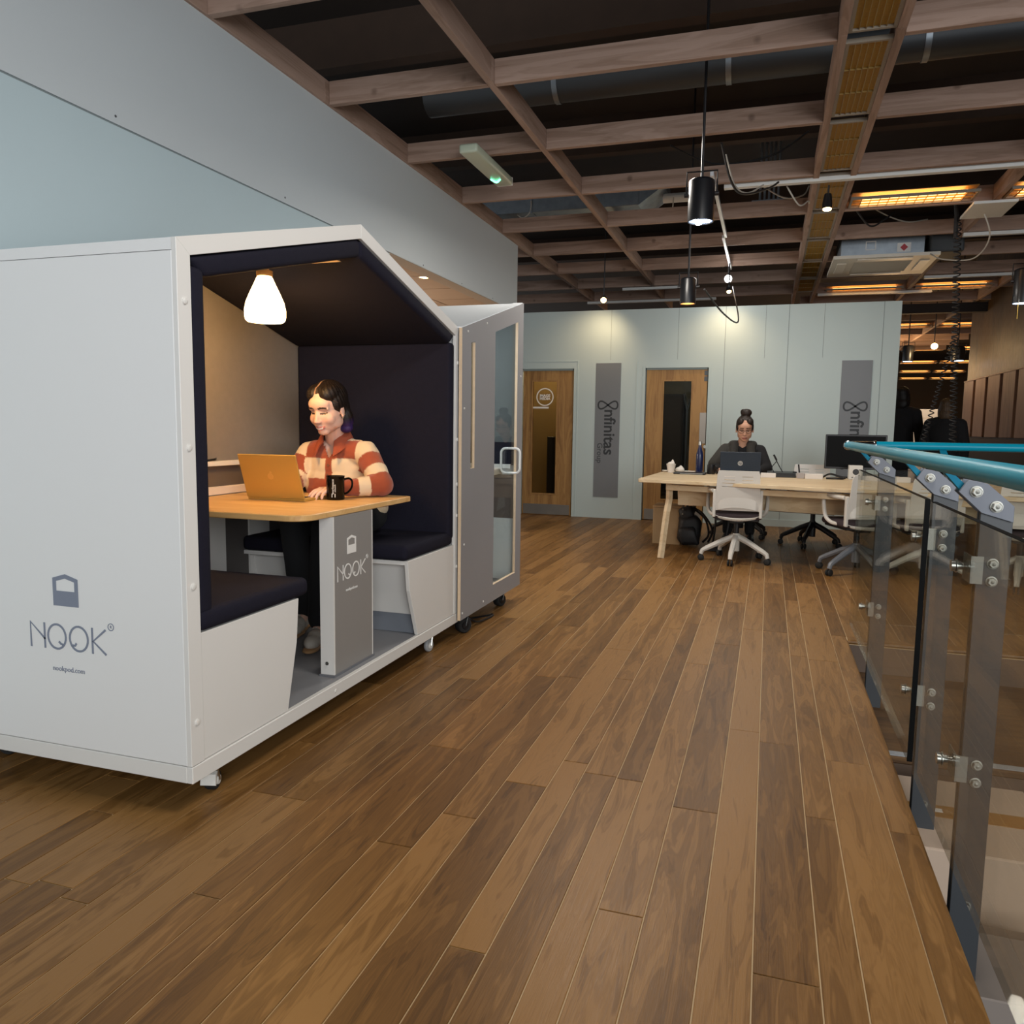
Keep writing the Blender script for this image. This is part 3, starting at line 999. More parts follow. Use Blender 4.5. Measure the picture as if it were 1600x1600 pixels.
# ================================================================== PHONE BOOTH
BX0, BX1 = 4.262, 5.372
BY = 1.665
booth = thing('phone_booth', 'white phone booth with a grey glazed door front, beside the meeting pod', 'booth', (4.8, 2.2, 0))
BE, BR = 1.800, 2.106


def bz(x):
    return BE + (BR - BE) * (x - 4.215) / (BX1 - 4.215)


# front board with slot and glazed opening, in pieces that meet at the cut-outs
BXL = 4.213
fp = MB()
zb = 0.116
sx0, sx1, sz0, sz1 = 4.354, 4.424, 1.000, 1.738
wx0, wx1, wz0, wz1a, wz1b = 4.780, 5.252, 0.222, 1.841, 1.962
fp.prism([(BXL, zb), (sx0, zb), (sx0, bz(sx0)), (BXL, bz(BXL))], 1, BY, BY + 0.020)
fp.prism([(sx0, zb), (sx1, zb), (sx1, sz0), (sx0, sz0)], 1, BY, BY + 0.020)
fp.prism([(sx0, sz1 - 0.008), (sx1, sz1 + 0.008), (sx1, bz(sx1)), (sx0, bz(sx0))], 1, BY, BY + 0.020)
fp.prism([(sx1, zb), (wx0, zb), (wx0, bz(wx0)), (sx1, bz(sx1))], 1, BY, BY + 0.020)
fp.prism([(wx0, zb), (wx1, zb), (wx1, wz0), (wx0, wz0)], 1, BY, BY + 0.020)
fp.prism([(wx0, wz1a), (wx1, wz1b), (wx1, bz(wx1)), (wx0, bz(wx0))], 1, BY, BY + 0.020)
fp.prism([(wx1, zb), (BX1, zb), (BX1, bz(BX1)), (wx1, bz(wx1))], 1, BY, BY + 0.020)
bmesh.ops.remove_doubles(fp.bm, verts=fp.bm.verts, dist=0.0005)
obj('front_board', fp, GREY_BOARD, booth)
ed = MB()
ed.box((BXL - 0.002, BY + 0.001, zb), (BXL, BY + 0.019, bz(BXL)))
ed.box((sx1 - 0.002, BY + 0.001, sz0), (sx1 - 0.0002, BY + 0.019, sz1)).box((sx0, BY + 0.001, sz0), (sx1, BY + 0.019, sz0 + 0.002))
ed.box((wx1 - 0.002, BY + 0.001, wz0), (wx1 - 0.0002, BY + 0.019, wz1b)).box((wx0, BY + 0.001, wz0), (wx1, BY + 0.019, wz0 + 0.002))
obj('plywood_edging', ed, PLY, booth, label='bare plywood edges of the grey front board')
obj('window_pane', MB().prism([(wx0, wz0), (wx1, wz0), (wx1, wz1b), (wx0, wz1a)], 1, BY + 0.013, BY + 0.019), BOOTHGL, booth)
obj('slot_pane', B((sx0, BY + 0.014, sz0), (sx1, BY + 0.0195, sz1)), DOORGL, booth)
hp = []
HX = 5.205
for cy, cz, a0 in ((1.730, 1.068, 0), (1.658, 1.068, PI / 2), (1.658, 0.962, PI), (1.730, 0.962, 1.5 * PI)):
    for k in range(6):
        a = a0 + PI / 2 * k / 5
        hp.append((HX, cy + 0.032 * math.cos(a), cz + 0.032 * math.sin(a)))
hd = MB().tube(hp, 0.0085, 10, close=True)
hd.cyl((HX - 0.0, 1.70, 1.10), (HX, 1.70, 1.107), 0.011, 10).cyl((HX, 1.70, 0.923), (HX, 1.70, 0.93), 0.011, 10)
obj('handle', hd, mat('handle_white', '#e2e0dc', 0.35), booth, sm=True)
for x, z in ((4.30, 1.79), (4.62, 1.875), (4.25, 1.35), (4.26, 0.56), (4.24, 0.155), (4.60, 0.15), (5.32, 1.6)):
    obj('screw_cap', MB().lathe([(0.007, 0), (0.006, 0.003), (0, 0.0035)], (x, BY, z), 10, (0, -1, 0)), WPLAST, booth)
# carcass
YB1 = 2.76
obj('roof_panel', MB().prism([(BXL, bz(BXL) + 0.0), (BX1 + 0.0, bz(BX1)), (BX1, bz(BX1) - 0.03), (BXL + 0.05, bz(BXL) - 0.02)], 1, BY + 0.021, YB1), mat('roof_white', '#dfe4e8', 0.4), booth)
obj('roof_edging', MB().prism([(BXL, bz(BXL) + 0.006), (BX1 - 0.02, bz(BX1 - 0.02) + 0.006), (BX1 - 0.02, bz(BX1 - 0.02) - 0.0), (BXL, bz(BXL) - 0.0)], 1, BY + 0.004, BY + 0.07), mat('roof_white', '#dfe4e8', 0.4), booth)
obj('side_panel', B((BX0, BY + 0.021, 0.12), (BX0 + 0.03, YB1, BE - 0.012)), W_SIDE, booth)
obj('side_panel', B((BX1 - 0.03, BY + 0.021, 0.12), (BX1, YB1, BR - 0.032)), W_SIDE, booth)
obj('back_panel', MB().prism([(BX0 + 0.03, 0.12), (BX1 - 0.03, 0.12), (BX1 - 0.03, BR - 0.04), (BX0 + 0.03, BE - 0.01)], 1, YB1 - 0.03, YB1), W_SIDE, booth)
obj('floor_panel', B((BX0 + 0.03, BY + 0.021, 0.12), (BX1 - 0.03, YB1 - 0.03, 0.16)), GREY_FLOOR, booth)
SLATEF = mat('slate_fabric', '#555a5b', 0.9, noise=0.08, nscale=30)
obj('side_lining', B((BX1 - 0.06, BY + 0.04, 1.14), (BX1 - 0.03, YB1 - 0.03, BR - 0.06)), SLATEF, booth)
obj('side_lining', B((BX1 - 0.06, BY + 0.04, 0.98), (BX1 - 0.03, YB1 - 0.03, 1.14)), NAVY, booth)
obj('back_lining', B((BX0 + 0.03, YB1 - 0.06, 0.62), (BX1 - 0.06, YB1 - 0.03, 1.76)), SLATEF, booth)
obj('shelf', B((BX1 - 0.36, BY + 0.12, 0.915), (BX1 - 0.06, YB1 - 0.06, 0.955), 0.004), mat('shelf_ply', '#cdbfae', 0.5), booth)
obj('shelf_upstand', B((BX1 - 0.075, BY + 0.06, 0.955), (BX1 - 0.06, YB1 - 0.06, 0.985)), WPLAST, booth)
obj('lower_lining', B((BX1 - 0.055, BY + 0.04, 0.60), (BX1 - 0.03, YB1 - 0.03, 0.91)), mat('booth_taupe', '#6b5e58', 0.8), booth)
obj('lower_lining', B((BX1 - 0.055, BY + 0.04, 0.16), (BX1 - 0.03, YB1 - 0.03, 0.60)), W_LAM, booth)
obj('bench', B((BX0 + 0.04, BY + 0.3, 0.16), (BX0 + 0.46, YB1 - 0.06, 0.55)), W_LAM, booth)
obj('bench_cushion', B((BX0 + 0.04, BY + 0.2, 0.55), (BX0 + 0.60, YB1 - 0.06, 0.64), 0.025, 3), NAVY, booth, sm=True)
caster(4.40, 1.705, 0.118, 0.048, RUBBER, booth, 0.95, BLACKM, 0.05, BLACK)
caster(5.16, 1.735, 0.118, 0.044, RUBBER, booth, 1.2, BLACKM, 0.05, BLACK)
caster(4.40, 2.65, 0.118, 0.044, RUBBER, booth, 0.4, BLACKM, 0.05, BLACK)
light('booth_lamp', 'POINT', (4.85, 2.2, 1.74), 7.0, (0.95, 0.97, 1.0), 0.06)
t = obj('power_cable', MB().tube(catmull([(4.45, 2.1, 0.012), (4.62, 1.86, 0.008), (4.80, 1.72, 0.008), (4.86, 1.70, 0.008), (4.83, 1.68, 0.008), (4.70, 1.69, 0.009), (4.55, 1.70, 0.03), (4.50, 1.76, 0.09), (4.5, 1.8, 0.118)], 8), 0.006, 8), BLACK, sm=True)
tag(t, 'black power cable looping on the floor under the phone booth', 'cable')
t = thing('shoulder_bag', 'dark grey bag on the bench inside the glazed phone booth', 'bag', (4.74, 2.0, 0.64))
obj('bag_body', MB().ell((4.74, 1.98, 0.735), (0.11, 0.14, 0.10), n=14), mat('bag_grey', '#4d4743', 0.9), t, sm=180)
obj('bag_flap', MB().ell((4.76, 1.96, 0.68), (0.12, 0.15, 0.045), n=14), mat('bag_dark', '#3a3532', 0.9), t, sm=180)

# ================================================================== BALUSTRADE
rail = thing('glass_balustrade', 'glass balustrade with a teal handrail and grey posts round the stair well', 'balustrade', (3.0, -0.53, 0))
RY, RZ_, RR = -0.450, 1.168, 0.0240
RX = 5.20
obj('handrail', MB().tube([(-1.6, RY, RZ_), (1.5, RY, RZ_), (3.4, RY, RZ_), (RX - 0.16, RY, RZ_)], RR, 20), TEAL, rail, sm=True)
obj('handrail', MB().tube([(RX, RY - 0.16, RZ_), (RX, -1.6, RZ_), (RX, -3.6, RZ_)], RR, 20), TEAL, rail, sm=True)
el = [(RX - 0.16, RY, RZ_)] + [(RX - 0.16 + 0.16 * math.sin(a), RY - 0.16 + 0.16 * math.cos(a), RZ_) for a in [PI / 2 * k / 10 for k in range(1, 10)]] + [(RX, RY - 0.16, RZ_)]
obj('handrail_elbow', MB().tube(el, RR * 1.04, 20), mat('elbow_chrome', '#cfd5dc', 0.12, metal=1.0), rail, sm=True, label='chrome corner elbow of the handrail')
for p, ax in (((RX - 0.16, RY, RZ_), (1, 0, 0)), ((RX, RY - 0.16, RZ_), (0, 1, 0))):
    obj('elbow_collar', MB().lathe([(RR, -0.008), (RR + 0.004, -0.006), (RR + 0.004, 0.006), (RR, 0.008)], p, 20, ax), CHROME, rail, sm=True)
GY = -0.515
g0, g1 = 0.118, 1.028
GEDGE = mat('glass_edge_dark', '#050606', 0.6, spec=0.1)
BOLT = mat('bolt_zinc', '#a5a59e', 0.5, metal=0.6)


def hexbolt(o, ax, r, parent):
    ax = Vector(ax)
    return obj('bolt', MB().lathe([(r * 1.25, 0), (r * 1.25, 0.003), (r * 1.05, 0.0035)], o, 20, ax).lathe([(r, 0.0035), (r, 0.011), (r * 0.85, 0.0135), (0, 0.0135)], o, 6, ax).lathe([(r * 0.45, 0.0135), (0.0, 0.0165)], o, 10, ax), BOLT, parent)


for x0, x1 in ((2.922, 4.99), (0.80, 2.825), (-1.3, 0.71)):
    gp = obj('glass_pane', B((x0, GY - 0.008, g0), (x1, GY + 0.008, g1)), CLEAR, rail)
    e = MB().box((x0 - 0.004, GY - 0.0085, g0), (x0, GY + 0.0085, g1)).box((x0, GY - 0.0082, g1), (x1, GY + 0.0082, g1 + 0.0012))
    obj('glass_edge', e, GEDGE, gp)
gp = obj('glass_pane', B((5.03, -3.5, g0), (5.042, GY - 0.03, g1)), CLEAR, rail)
obj('glass_edge', B((5.029, -3.5, g1), (5.043, GY - 0.03, g1 + 0.0012)), GEDGE, gp)


def post(X):
    p = obj('post', MB().box((X - 0.006, -0.622, -1.5), (X + 0.006, -0.545, 1.045), 0.001).box((X + 0.02, -0.622, -1.5), (X + 0.032, -0.545, 1.045), 0.001), POSTGREY, rail)
    br = [(-0.508, 1.127), (-0.555, 1.118), (-0.620, 1.060), (-0.620, 1.018), (-0.545, 1.040), (-0.488, 1.094)]
    obj('bracket', MB().prism(br, 0, X - 0.017, X - 0.0065, 0.001).prism(br, 0, X + 0.0325, X + 0.043, 0.001), mat('bracket_grey', '#696d76', 0.5), p)
    obj('strut', MB().prism([(-0.455, 1.160), (-0.500, 1.118), (-0.520, 1.090), (-0.497, 1.094), (-0.448, 1.150)], 0, X - 0.003, X + 0.029), TEALM, p)
    for y, z in ((-0.529, 1.096), (-0.578, 1.058)):
        hexbolt((X - 0.017, y, z), (-1, 0, 0), 0.0125, p)
    for z in (0.905, 0.857, 0.347, 0.297):
        hexbolt((X - 0.006, -0.5825, z), (-1, 0, 0), 0.0115, p)
    for z in (0.886, 0.332):
        obj('clamp', MB().box((X - 0.012, -0.560, z - 0.037), (X - 0.007, -0.520 - 0.010, z + 0.037)).box((X - 0.012, -0.534, z - 0.037), (X + 0.075, -0.530, z + 0.037)), mat('clamp_steel', '#8c8c86', 0.5, metal=0.5), p)
        obj('glass_pin', MB().lathe([(0.0, 0.026), (0.016, 0.026), (0.016, 0.016), (0.010, 0.015), (0.010, -0.004), (0, -0.004)], (X + 0.05, -0.521, z), 16, (0, 1, 0)).lathe([(0.019, 0.011), (0.019, 0.014), (0.0, 0.0145)], (X + 0.05, -0.521, z), 16, (0, 1, 0)), STEEL, p, sm=True)
    return p


for X in (2.372, 3.005, 4.415, 0.95, -0.5):
    post(X)
for Y in (-0.985, -2.3):
    p = obj('post', MB().box((4.945, Y - 0.006, -1.5), (5.02, Y + 0.006, 1.045)).box((4.945, Y + 0.02, -1.5), (5.02, Y + 0.032, 1.045)), POSTGREY, rail)
    obj('strut', MB().prism([(5.198, 1.158), (5.12, 1.120), (5.03, 1.04), (5.0, 1.045), (5.06, 1.10), (5.18, 1.152)], 1, Y - 0.005, Y + 0.031), TEALM, p)

# ---- boxes on the steps below
CARD = mat('cardboard_pale', '#b49f8c', 0.85, noise=0.06, nscale=9)
CARDS = mat('cardboard_side', '#a88f78', 0.85, noise=0.06, nscale=9)
TAPE = mat('brown_tape', '#9a6d34', 0.35)
t = thing('cardboard_box', 'large taped cardboard box on the steps behind the glass', 'box', (3.2, -0.8, -0.55))
obj('box_body', B((2.86, -1.02, -0.53), (3.46, -0.565, -0.155), 0.004), CARD, t)
obj('box_flap', B((2.865, -1.018, -0.157), (3.157, -0.567, -0.152), 0.001), CARD, t)
obj('box_flap', B((3.163, -1.018, -0.157), (3.455, -0.567, -0.152), 0.001), CARD, t)
obj('packing_tape', B((3.11, -1.022, -0.1525), (3.21, -0.563, -0.1505)), TAPE, t)
obj('paper_label', B((3.15, -0.68, -0.1506), (3.18, -0.63, -0.1498)), LOGO_W, t)
t = thing('cardboard_box', 'small grey-brown box at the foot of the glass, nearer than the taped box', 'box', (2.45, -0.78, -0.7))
obj('box_body', B((2.3, -0.95, -0.70), (2.62, -0.57, -0.28), 0.004), mat('cardboard_grey', '#7d736b', 0.85), t)
obj('box_flap', MB().box((2.6, -0.95, -0.285), (2.78, -0.60, -0.28), rot=Euler((0, 0.35, 0)), about=(2.6, -0.8, -0.28)), mat('cardboard_grey', '#7d736b', 0.85), t)

# ================================================================== CEILING FITTINGS
LITC = mat('louvre_tube_glow', '#ffdfa8', 0.5, emit='#ffc678', estr=3.2)
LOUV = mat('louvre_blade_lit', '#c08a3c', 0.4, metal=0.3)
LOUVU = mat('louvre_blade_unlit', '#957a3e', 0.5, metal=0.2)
TRIMW = mat('louvre_frame', '#8f8475', 0.6)


def louvre(x0, x1, y0, y1, lit, label, grp, nc=13):
    """recessed fitting: frame, cross blades, glowing tubes above"""
    z = ZJ + 0.012
    t = thing('louvre_light' if lit else 'ceiling_mesh', label, 'ceiling light' if lit else 'ceiling panel', ((x0 + x1) / 2, (y0 + y1) / 2, z), 0, grp)
    fr = MB().ring([(x0, y0), (x1, y0), (x1, y1), (x0, y1)], [(x0 + 0.02, y0 + 0.02), (x1 - 0.02, y0 + 0.02), (x1 - 0.02, y1 - 0.02), (x0 + 0.02, y1 - 0.02)], 2, z, z + 0.024)
    obj('frame', fr, TRIMW, t)
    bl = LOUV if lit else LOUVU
    for i in range(1, nc):
        y = y0 + 0.02 + (y1 - y0 - 0.04) * i / nc
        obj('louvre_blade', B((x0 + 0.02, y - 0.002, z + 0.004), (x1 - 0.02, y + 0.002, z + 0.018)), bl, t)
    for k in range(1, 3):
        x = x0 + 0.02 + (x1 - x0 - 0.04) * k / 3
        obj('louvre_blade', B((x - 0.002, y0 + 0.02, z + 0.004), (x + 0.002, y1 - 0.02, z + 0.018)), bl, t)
    if lit:
        obj('tube_glow', B((x0 + 0.02, y0 + 0.10, z + 0.022), (x1 - 0.02, y1 - 0.10, z + 0.03)), LITC, t)
        obj('reflector', B((x0 + 0.012, y0 + 0.012, z + 0.058), (x1 - 0.012, y1 - 0.012, z + 0.064)), mat('reflector_gold', '#a87c38', 0.4), t)
    else:
        obj('backing', B((x0 + 0.012, y0 + 0.012, z + 0.014), (x1 - 0.012, y1 - 0.012, z + 0.03)), mat('panel_backing', '#a9832f', 0.7, noise=0.2, nscale=60), t)
    return t


louvre(8.12, 8.44, -1.68, -0.62, True, 'lit louvre light just left of the hanging coil, nearest of the row', 'lit louvre lights')
louvre(8.12, 8.44, -2.92, -1.92, True, 'lit louvre light at the right edge above the square white plate', 'lit louvre lights')
louvre(13.13, 13.44, -1.80, -0.72, True, 'lit louvre light above the right end of the partition', 'lit louvre lights')
louvre(13.13, 13.44, -2.98, -1.95, True, 'lit louvre light crossed by the hanging coil, beyond the air unit', 'lit louvre lights')
louvre(17.9, 18.24, -3.02, -1.95, True, 'lit louvre strip down the corridor, first beyond the partition end', 'corridor louvre lights', 10)
louvre(17.9, 18.24, -4.15, -3.12, True, 'lit louvre strip in the corridor against the dark timber wall', 'corridor louvre lights', 10)
for i, (x, yb_) in enumerate(((22.9, -3.15), (27.2, -3.75), (31.4, -4.3), (35.4, -4.85))):
    for j, y in enumerate((yb_ - 2.75, yb_ - 1.65, yb_ - 0.55)):
        if i > 1 and j == 0:
            continue
        louvre(x, x + 0.34, y - 0.5, y + 0.5, True, 'small lit louvre strip, ' + ('left', 'middle', 'right')[2 - j] + ' one in the ' + ('third', 'fourth', 'fifth', 'sixth')[i] + ' row along the corridor', 'far corridor louvre lights', 6)
for i, x in enumerate((7.33, 8.53, 9.73, 10.93, 12.13)):
    louvre(x, x + 1.08, -0.545, -0.305, False, ('first', 'second', 'third', 'fourth', 'fifth')[i] + ' ochre mesh panel beyond the white cable tray in the ceiling strip', 'ochre mesh ceiling panels', 6)
for k, x in enumerate((2.53, 3.73, 4.93, 6.13)):
    louvre(x, x + 1.08, -0.545, -0.305, False, ('fourth', 'third', 'second', 'first')[k] + ' ochre mesh panel before the white cable tray, counted towards the viewer', 'near ochre mesh panels', 6)


def can(name, label, x, y, ztop, h, r, kind, rodtop, lens=None, lcol=None, estr=6.0):
    t = thing(name, label, 'ceiling light', (x, y, ztop - h))
    zb_ = ztop - h
    obj('housing', MB().lathe([(0, ztop), (r * 0.8, ztop), (r * 0.97, ztop - r * 0.12), (r, ztop - r * 0.2), (r, zb_), (r * 0.92, zb_), (r * 0.92, zb_ + 0.012), (0, zb_ + 0.012)], (x, y, 0), 28), BLACKM, t, sm=35)
    obj('rod', MB().cyl((x, y, ztop), (x, y, rodtop), 0.009, 8).tube([(x - 0.0, y - r - 0.012, ztop - h * 0.35), (x, y - r - 0.012, ztop + 0.05), (x, y + r + 0.012, ztop + 0.05), (x, y + r + 0.012, ztop - h * 0.35)], 0.006, 6), BLACK, t)
    for s in (-1, 1):
        obj('side_knob', MB().cyl((x, y + s * r, ztop - h * 0.35), (x, y + s * (r + 0.025), ztop - h * 0.35), 0.014, 10), BLACK, t)
    if lens == 'led':
        obj('reflector_disc', MB().lathe([(r * 0.9, zb_ + 0.006), (0, zb_ + 0.006)], (x, y, 0), 24), mat('disc_white', '#c8cfd6', 0.3, emit='#cfe0ff', estr=0.5), t)
        for a in (0.4, 2.5, 4.6):
            obj('led_lens', MB().lathe([(0.020, 0), (0.018, -0.012), (0, -0.014)], (x + 0.5 * r * math.cos(a), y + 0.5 * r * math.sin(a), zb_ + 0.006), 12), mat('led_cool', '#ffffff', 0.3, emit='#e8f0ff', estr=18), t)
    elif lens == 'warm':
        obj('lens_disc', MB().lathe([(r * 0.9, zb_ + 0.006), (0, zb_ + 0.006)], (x, y, 0), 24), mat('lens_warm', '#d9b48a', 0.4, emit='#ffb368', estr=1.2), t)
    else:
        obj('lens_disc', MB().lathe([(r * 0.9, zb_ + 0.004), (0, zb_ + 0.004)], (x, y, 0), 24), mat('lens_cool', '#dde6f2', 0.4, emit='#dbe6ff', estr=2.0), t)
    return t


can('drum_spotlight', 'large black drum spotlight with white LEDs, nearest in the ceiling', 5.35, 0.480, 2.835, 0.262, 0.083, 'near', 4.3, 'led')
can('drum_spotlight', 'smaller black drum spotlight hanging near the back partition', 7.6, 0.770, 2.635, 0.235, 0.072, 'far', 4.3, 'warm')
can('drum_spotlight', 'black drum spotlight at the right edge over the corridor wall', 9.0, -2.285, 2.84, 0.33, 0.085, 'right', 4.3, 'cool')
can('drum_spotlight', 'small dark drum light down the corridor beside the partition end', 15.0, -2.185, 2.71, 0.27, 0.085, 'c1', 4.3, 'cool')
can('drum_spotlight', 'small dark drum light down the corridor beside the timber wall', 15.0, -2.935, 2.675, 0.23, 0.11, 'c2', 4.3, 'cool')
light('drum_light', 'SPOT', (5.35, 0.48, 2.54), 30, (0.92, 0.96, 1), 0.05, (5.5, 0.4, 0), 90)


def spot(label, p, to, col, est, r=0.045, body=0.11, top=None):
    p = Vector(p)
    d = (Vector(to) - p).normalized()
    t = thing('track_spotlight', label, 'ceiling light', p)
    obj('housing', MB().lathe([(0, -body), (r * 0.7, -body), (r, -body * 0.4), (r * 1.05, 0), (r * 0.9, 0), (r * 0.85, -0.012), (0, -0.012)], p, 20, d), BLACKM, t, sm=35)
    obj('bulb', MB().lathe([(r * 0.86, -0.010), (r * 0.8, 0.004), (r * 0.4, 0.012), (0, 0.014)], p, 16, d), mat('bulb_' + ('cool' if col[2] > 0.8 else 'warm'), '#ffffff', 0.3, emit='#ffffff' if col[2] > 0.8 else '#ffc477', estr=est), t, sm=True)
    if top:
        obj('stem', MB().cyl(p - d * body * 0.6, top, 0.008, 8), BLACK, t)
    return t


spot('bright white bulb spotlight at the far end of the track', (10.7, 0.585, 3.17), (6, 0.2, 2.2), (1, 1, 1), 26, 0.05, 0.1, (10.7, 0.585, 3.33))
spot('warm spotlight below the white one, just over the partition', (10.45, 0.555, 2.965), (10.2, 0.5, 2.5), (1, .7, .4), 14, 0.034, 0.09, (10.48, 0.562, 3.32))
spot('warm spotlight over the left door, washing the partition wall', (10.35, 2.125, 2.90), (9.6, 2.0, 2.5), (1, .7, .4), 10, 0.042, 0.11, (10.4, 2.12, 4.3))
spot('warm spotlight on the white rail near the ochre mesh strip', (7.45, -0.385, 3.13), (7.35, -0.38, 2.6), (1, .7, .4), 14, 0.042, 0.13, (7.46, -0.39, 3.33))
for p, to, pw in (((10.35, 2.1, 2.78), (XB, 2.3, 2.3), 12), ((10.4, 0.56, 2.86), (XB, 0.62, 2.25), 12)):
    light('wall_washer', 'SPOT', p, pw, WARM, 0.04, to, 125, 1.0)
light('rail_spot', 'SPOT', (7.4, -0.385, 3.05), 25, WARM, 0.04, (7.3, -0.4, 0), 70, 0.8)
light('track_bulb', 'POINT', (10.55, 0.57, 3.12), 4, (1, 0.98, 0.95), 0.05)
t = spot('round bulb glowing in the corridor beyond the partition end', (15.0, -2.58, 2.69), (10, -2.2, 2.0), (1, .7, .4), 16, 0.06, 0.1, (15.0, -2.58, 4.3))
light('corridor_bulb', 'POINT', (14.7, -2.4, 2.6), 9, (1, 0.66, 0.33), 0.06)
light('corridor_fill', 'POINT', (20.0, -2.6, 2.6), 90, (1, 0.62, 0.3), 0.3)  # added fill without a fitting, brightens the corridor
light('corridor_fill', 'POINT', (28.0, -3.4, 2.4), 120, (1, 0.66, 0.36), 0.3)
light('cream_board_spot', 'SPOT', (16.0, -2.75, 2.8), 110, (1, 0.9, 0.78), 0.1, (17.3, -2.75, 1.2), 60)  # spot without a fitting, aimed at the cream board
light('side_room_lamp', 'POINT', (7.6, 5.0, 1.4), 100, (1, 0.86, 0.72), 0.3)
light('back_room_lamp', 'POINT', (XB + 0.8, 3.2, 2.4), 34, (1, 0.75, 0.4), 0.2)
light('back_room_lamp', 'POINT', (XB + 0.9, 1.0, 2.5), 6, (0.6, 0.8, 1), 0.2)

# lighting track and white cable trays
t = obj('lighting_track', MB().box((6.9, 0.528, 3.318), (9.1, 0.556, 3.352)).box((9.12, 0.555, 3.318), (10.9, 0.583, 3.352)), mat('track_white', '#d9dbe0', 0.35))
tag(t, 'white lighting track running away from the big drum spotlight', 'lighting track')
t = obj('cable_tray', B((7.335, -1.9, 3.335), (7.40, 0.47, 3.385), 0.003), WPAINT)
tag(t, 'white cable tray along the nearest beam, crossing the top of view', 'cable tray')
for x, y0, y1, lab in ((9.67, -3.3, -1.86, 'short white tray right of the hanging coil, under the second beam'), (12.13, -3.3, -1.9, 'white tray below the air unit level, right of the coil'), (13.30, -2.2, -0.62, 'white tray just above the right end of the partition'), (13.30, 0.9, 3.0, 'white tray over the left door spotlight'), (12.13, 1.25, 2.2, 'short white tray above the left part of the partition')):
    tag(obj('cable_tray', B((x - 0.03, y0, 3.315), (x + 0.03, y1, 3.352), 0.002), WPAINT), lab, 'cable tray')
# galvanised duct
t = thing('air_duct', 'galvanised steel air duct above the timber grid by the left wall', 'duct', (8.9, 2.2, 3.6))
obj('duct_run', B((8.62, 1.42, 3.60), (9.15, 3.6, 3.88), 0.004), GALV, t)
obj('duct_end', MB().prism([(1.42, 3.60), (1.42, 3.88), (1.16, 3.88), (1.16, 3.78)], 0, 8.62, 9.15), GALV, t)
for y in (1.8, 2.6):
    obj('duct_flange', B((8.61, y - 0.012, 3.59), (9.16, y + 0.012, 3.89)), GALV, t)
obj('duct_pipe', MB().cyl((8.9, 1.2, 3.72), (8.9, 0.92, 3.72), 0.05, 14), WPLAST, t)
# emergency light
t = thing('emergency_light', 'slim emergency light box with a green glow hanging over the left beam', 'emergency light', (6.3, 2.24, 3.3))
obj('light_body', B((5.75, 2.165, 3.285), (6.62, 2.315, 3.354), 0.02, 3), mat('emergency_diffuser', '#b9c2ad', 0.35), t, sm=True)
obj('green_lamp', MB().tube(catmull([(6.40, 2.285, 3.283), (6.48, 2.265, 3.281), (6.42, 2.215, 3.281)], 5), 0.008, 8), mat('green_glow', '#8ff0c0', 0.4, emit='#6dffc0', estr=3), t)
obj('end_cap', B((6.615, 2.17, 3.287), (6.635, 2.31, 3.358), 0.008, 2), WPLAST, t)
# air conditioning cassette
t = thing('air_conditioner', 'ceiling cassette air conditioner with a white grille panel', 'air conditioner', (10.4, -1.16, 3.2))
cx0, cx1, cy0, cy1 = 9.90, 11.02, -1.70, -0.61
PNL = mat('cassette_white', '#cfcbc0', 0.45)
obj('panel', MB().ring([(cx0, cy0), (cx1, cy0), (cx1, cy1), (cx0, cy1)], [(cx0 + 0.24, cy0 + 0.24), (cx1 - 0.24, cy0 + 0.24), (cx1 - 0.24, cy1 - 0.24), (cx0 + 0.24, cy1 - 0.24)], 2, 3.19, 3.225), PNL, t)
for k in range(9):
    x = cx0 + 0.27 + k * 0.072
    obj('grille_slat', MB().box((x, cy0 + 0.245, 3.196), (x + 0.035, cy1 - 0.245, 3.202), rot=Euler((0, 0.5, 0))), mat('grille_grey', '#b3aea0', 0.5), t)
obj('grille_back', B((cx0 + 0.24, cy0 + 0.24, 3.22), (cx1 - 0.24, cy1 - 0.24, 3.23)), mat('grille_dark', '#45423a', 0.7), t)
for a, b_ in (((cx0 + 0.06, cy0 + 0.26), (cx0 + 0.16, cy1 - 0.26)), ((cx1 - 0.16, cy0 + 0.26), (cx1 - 0.06, cy1 - 0.26)), ((cx0 + 0.26, cy0 + 0.06), (cx1 - 0.26, cy0 + 0.16)), ((cx0 + 0.26, cy1 - 0.16), (cx1 - 0.26, cy1 - 0.06))):
    obj('air_flap', B((a[0], a[1], 3.182), (b_[0], b_[1], 3.189), 0.002), mat('flap_white', '#dcd8ce', 0.4), t)
obj('casing', B((cx0 + 0.14, cy0 + 0.14, 3.226), (cx1 - 0.22, cy1 - 0.08, 3.50), 0.004), GALV, t)
obj('warning_sticker', MB().prism([(-1.35, 3.275), (-1.31, 3.315), (-1.35, 3.355), (-1.39, 3.315)], 0, cx0 + 0.136, cx0 + 0.1395), mat('sticker_red', '#b5303a', 0.5), t)
obj('white_sticker', B((cx0 + 0.1375, -1.42, 3.265), (cx0 + 0.1395, -1.28, 3.365)), LOGO_W, t)
obj('white_frame_mark', MB().ring([(-1.06, 3.30), (-0.95, 3.30), (-0.95, 3.40), (-1.06, 3.40)], [(-1.05, 3.31), (-0.96, 3.31), (-0.96, 3.39), (-1.05, 3.39)], 0, cx0 + 0.137, cx0 + 0.1395), LOGO_W, t)
obj('drain_pump', B((cx0 + 0.05, cy0 - 0.24, 3.23), (cx0 + 0.55, cy0 + 0.10, 3.46), 0.02, 2), mat('pump_dark', '#33373a', 0.6), t)
